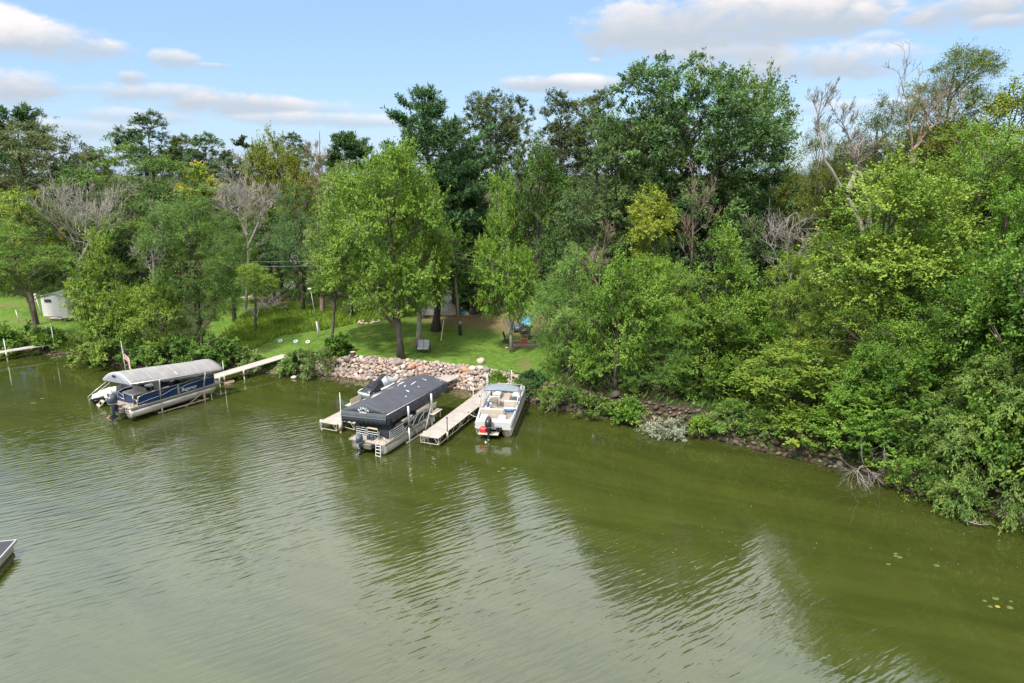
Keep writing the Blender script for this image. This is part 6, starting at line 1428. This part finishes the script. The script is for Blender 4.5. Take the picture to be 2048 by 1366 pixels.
ob('hull', MB().loft([[(x, w*math.cos(a), .2+.18*math.sin(a)) for a in np.linspace(0,2*math.pi,12,endpoint=False)] for x, w in ((-1.6,.02),(-1.2,.20),(0,.34),(1.2,.20),(1.6,.02))], caps=True), mat('orange_hull', (.50,.09,.03), .45), t, True); ob('cockpit', MB().loft([[(x, w*math.cos(a), .38+.02*math.sin(a)) for a in np.linspace(0,2*math.pi,10,endpoint=False)] for x, w in ((-.5,.05),(-.3,.2),(.3,.2),(.5,.05))], caps=True), RUBBER, t)
# left lawn: swing post, planks, post
p = on(84, 632); t = thing('swing_frame', 'white leaning A-shaped swing post on the left lawn beside the grey shed', 'swing', tuple(p), 0)
for q in ((.0,0),(-1.0,.4)): ob('leg', MB().tube([(q[0],q[1],0),(-.45,.1,2.35)], .05, 7), WHITEP, t, True)
ob('cap', MB().rbox((-.45,.1,2.38),(.34,.25,.16),.03), WHITEP, t)
p = on(152, 640); t = thing('plank_ramp', 'weathered plank bench lying in front of the grey shed', 'plank', tuple(p), .45)
for k in range(3): ob('board', MB().box((0,-.22+.22*k,.38),(2.4,.19,.05)), mat('pale_weathered_board', (.46,.42,.38), .85, var=.12), t)
for x in (-.9,.9): ob('trestle', MB().box((x,0,.17),(.09,.55,.36)), WOOD_, t)
p = on(114, 640); t = thing('shed_step', 'pale wooden step below the wall of the grey shed', 'step', tuple(p), -.2); ob('tread', MB().box((0,0,.20),(1.5,.5,.08)), mat('pale_weathered_board', (.46,.42,.38), .85), t); ob('riser', MB().box((0,.05,.08),(1.4,.36,.16)), WOOD_, t)
p = on(38, 644); t = thing('garden_post', 'short white post on the left lawn beside the leaning ash', 'post', tuple(p), 0); ob('post', MB().tube([(0,0,-.1),(-.12,0,1.25)], .05, 7), WHITEP, t, True); ob('cap', MB().ellipsoid((-.12,0,1.28),(.07,.07,.05),8,5), WHITEP, t, True)
# ------------------------------------------------------------------ small things afloat
r = np.random.default_rng(77); PAD = mat('lily_pad', (.075,.115,.028), .45, var=.15, spec=.5); PADY = mat('yellow_lily_pad', (.26,.21,.04), .5)
for gi, (px, py, n, lab) in enumerate(((1806,1120,5,'floating off the right-hand bank'),(1982,1200,6,'nearest the right edge'),(1004,938,4,'off the stern of the white pontoon boat'),(66,806,3,'off the far left shore'))):
    c_ = gp(px, py, 0)
    for k in range(n):
        rr = r.uniform(.07,.13); a0 = r.uniform(0,6.28); x, y = c_[0]+r.normal(0,.45), c_[1]+r.normal(0,.28)
        mb = MB(); P = [(x,y,.012)]+[(x+rr*math.cos(a), y+rr*math.sin(a), .012+.006*math.sin(3*a)) for a in np.linspace(a0, a0+5.9, 15)]
        mb.add(P, [(0,i,i+1) for i in range(1,15)]); tag(ob('lily_pad', mb, PADY if (gi == 1 and k == 0) else PAD), ('single yellow lily pad ' if (gi == 1 and k == 0) else 'small green lily pad of the loose patch ')+lab, 'lily pad', 'lily pads '+lab)
V = []; Q = []; k = 0
for i in range(260):
    px, py = (r.uniform(900, 2048), r.uniform(830, 1150)) if i < 200 else (r.uniform(0, 900), r.uniform(790, 960)); p = gp(px, py, 0)
    if shore_dist(p[0], p[1]) > -1: continue
    s = r.uniform(.010,.026); a = r.uniform(0,3.14); dx, dy = s*math.cos(a), s*math.sin(a)
    V += [(p[0]-dx,p[1]-dy,.012),(p[0]+dy*.6,p[1]-dx*.6,.012),(p[0]+dx,p[1]+dy,.014),(p[0]-dy*.6,p[1]+dx*.6,.014)]; Q.append([k,k+1,k+2,k+3]); k += 4
o = ob('floating_petals', np_mesh('floating_petals', np.array(V), np.array(Q)), mat('petal', (.55,.55,.38), .7)); tag(o, 'tiny pale petals and leaf scraps scattered on the green water', None, None, 'stuff')
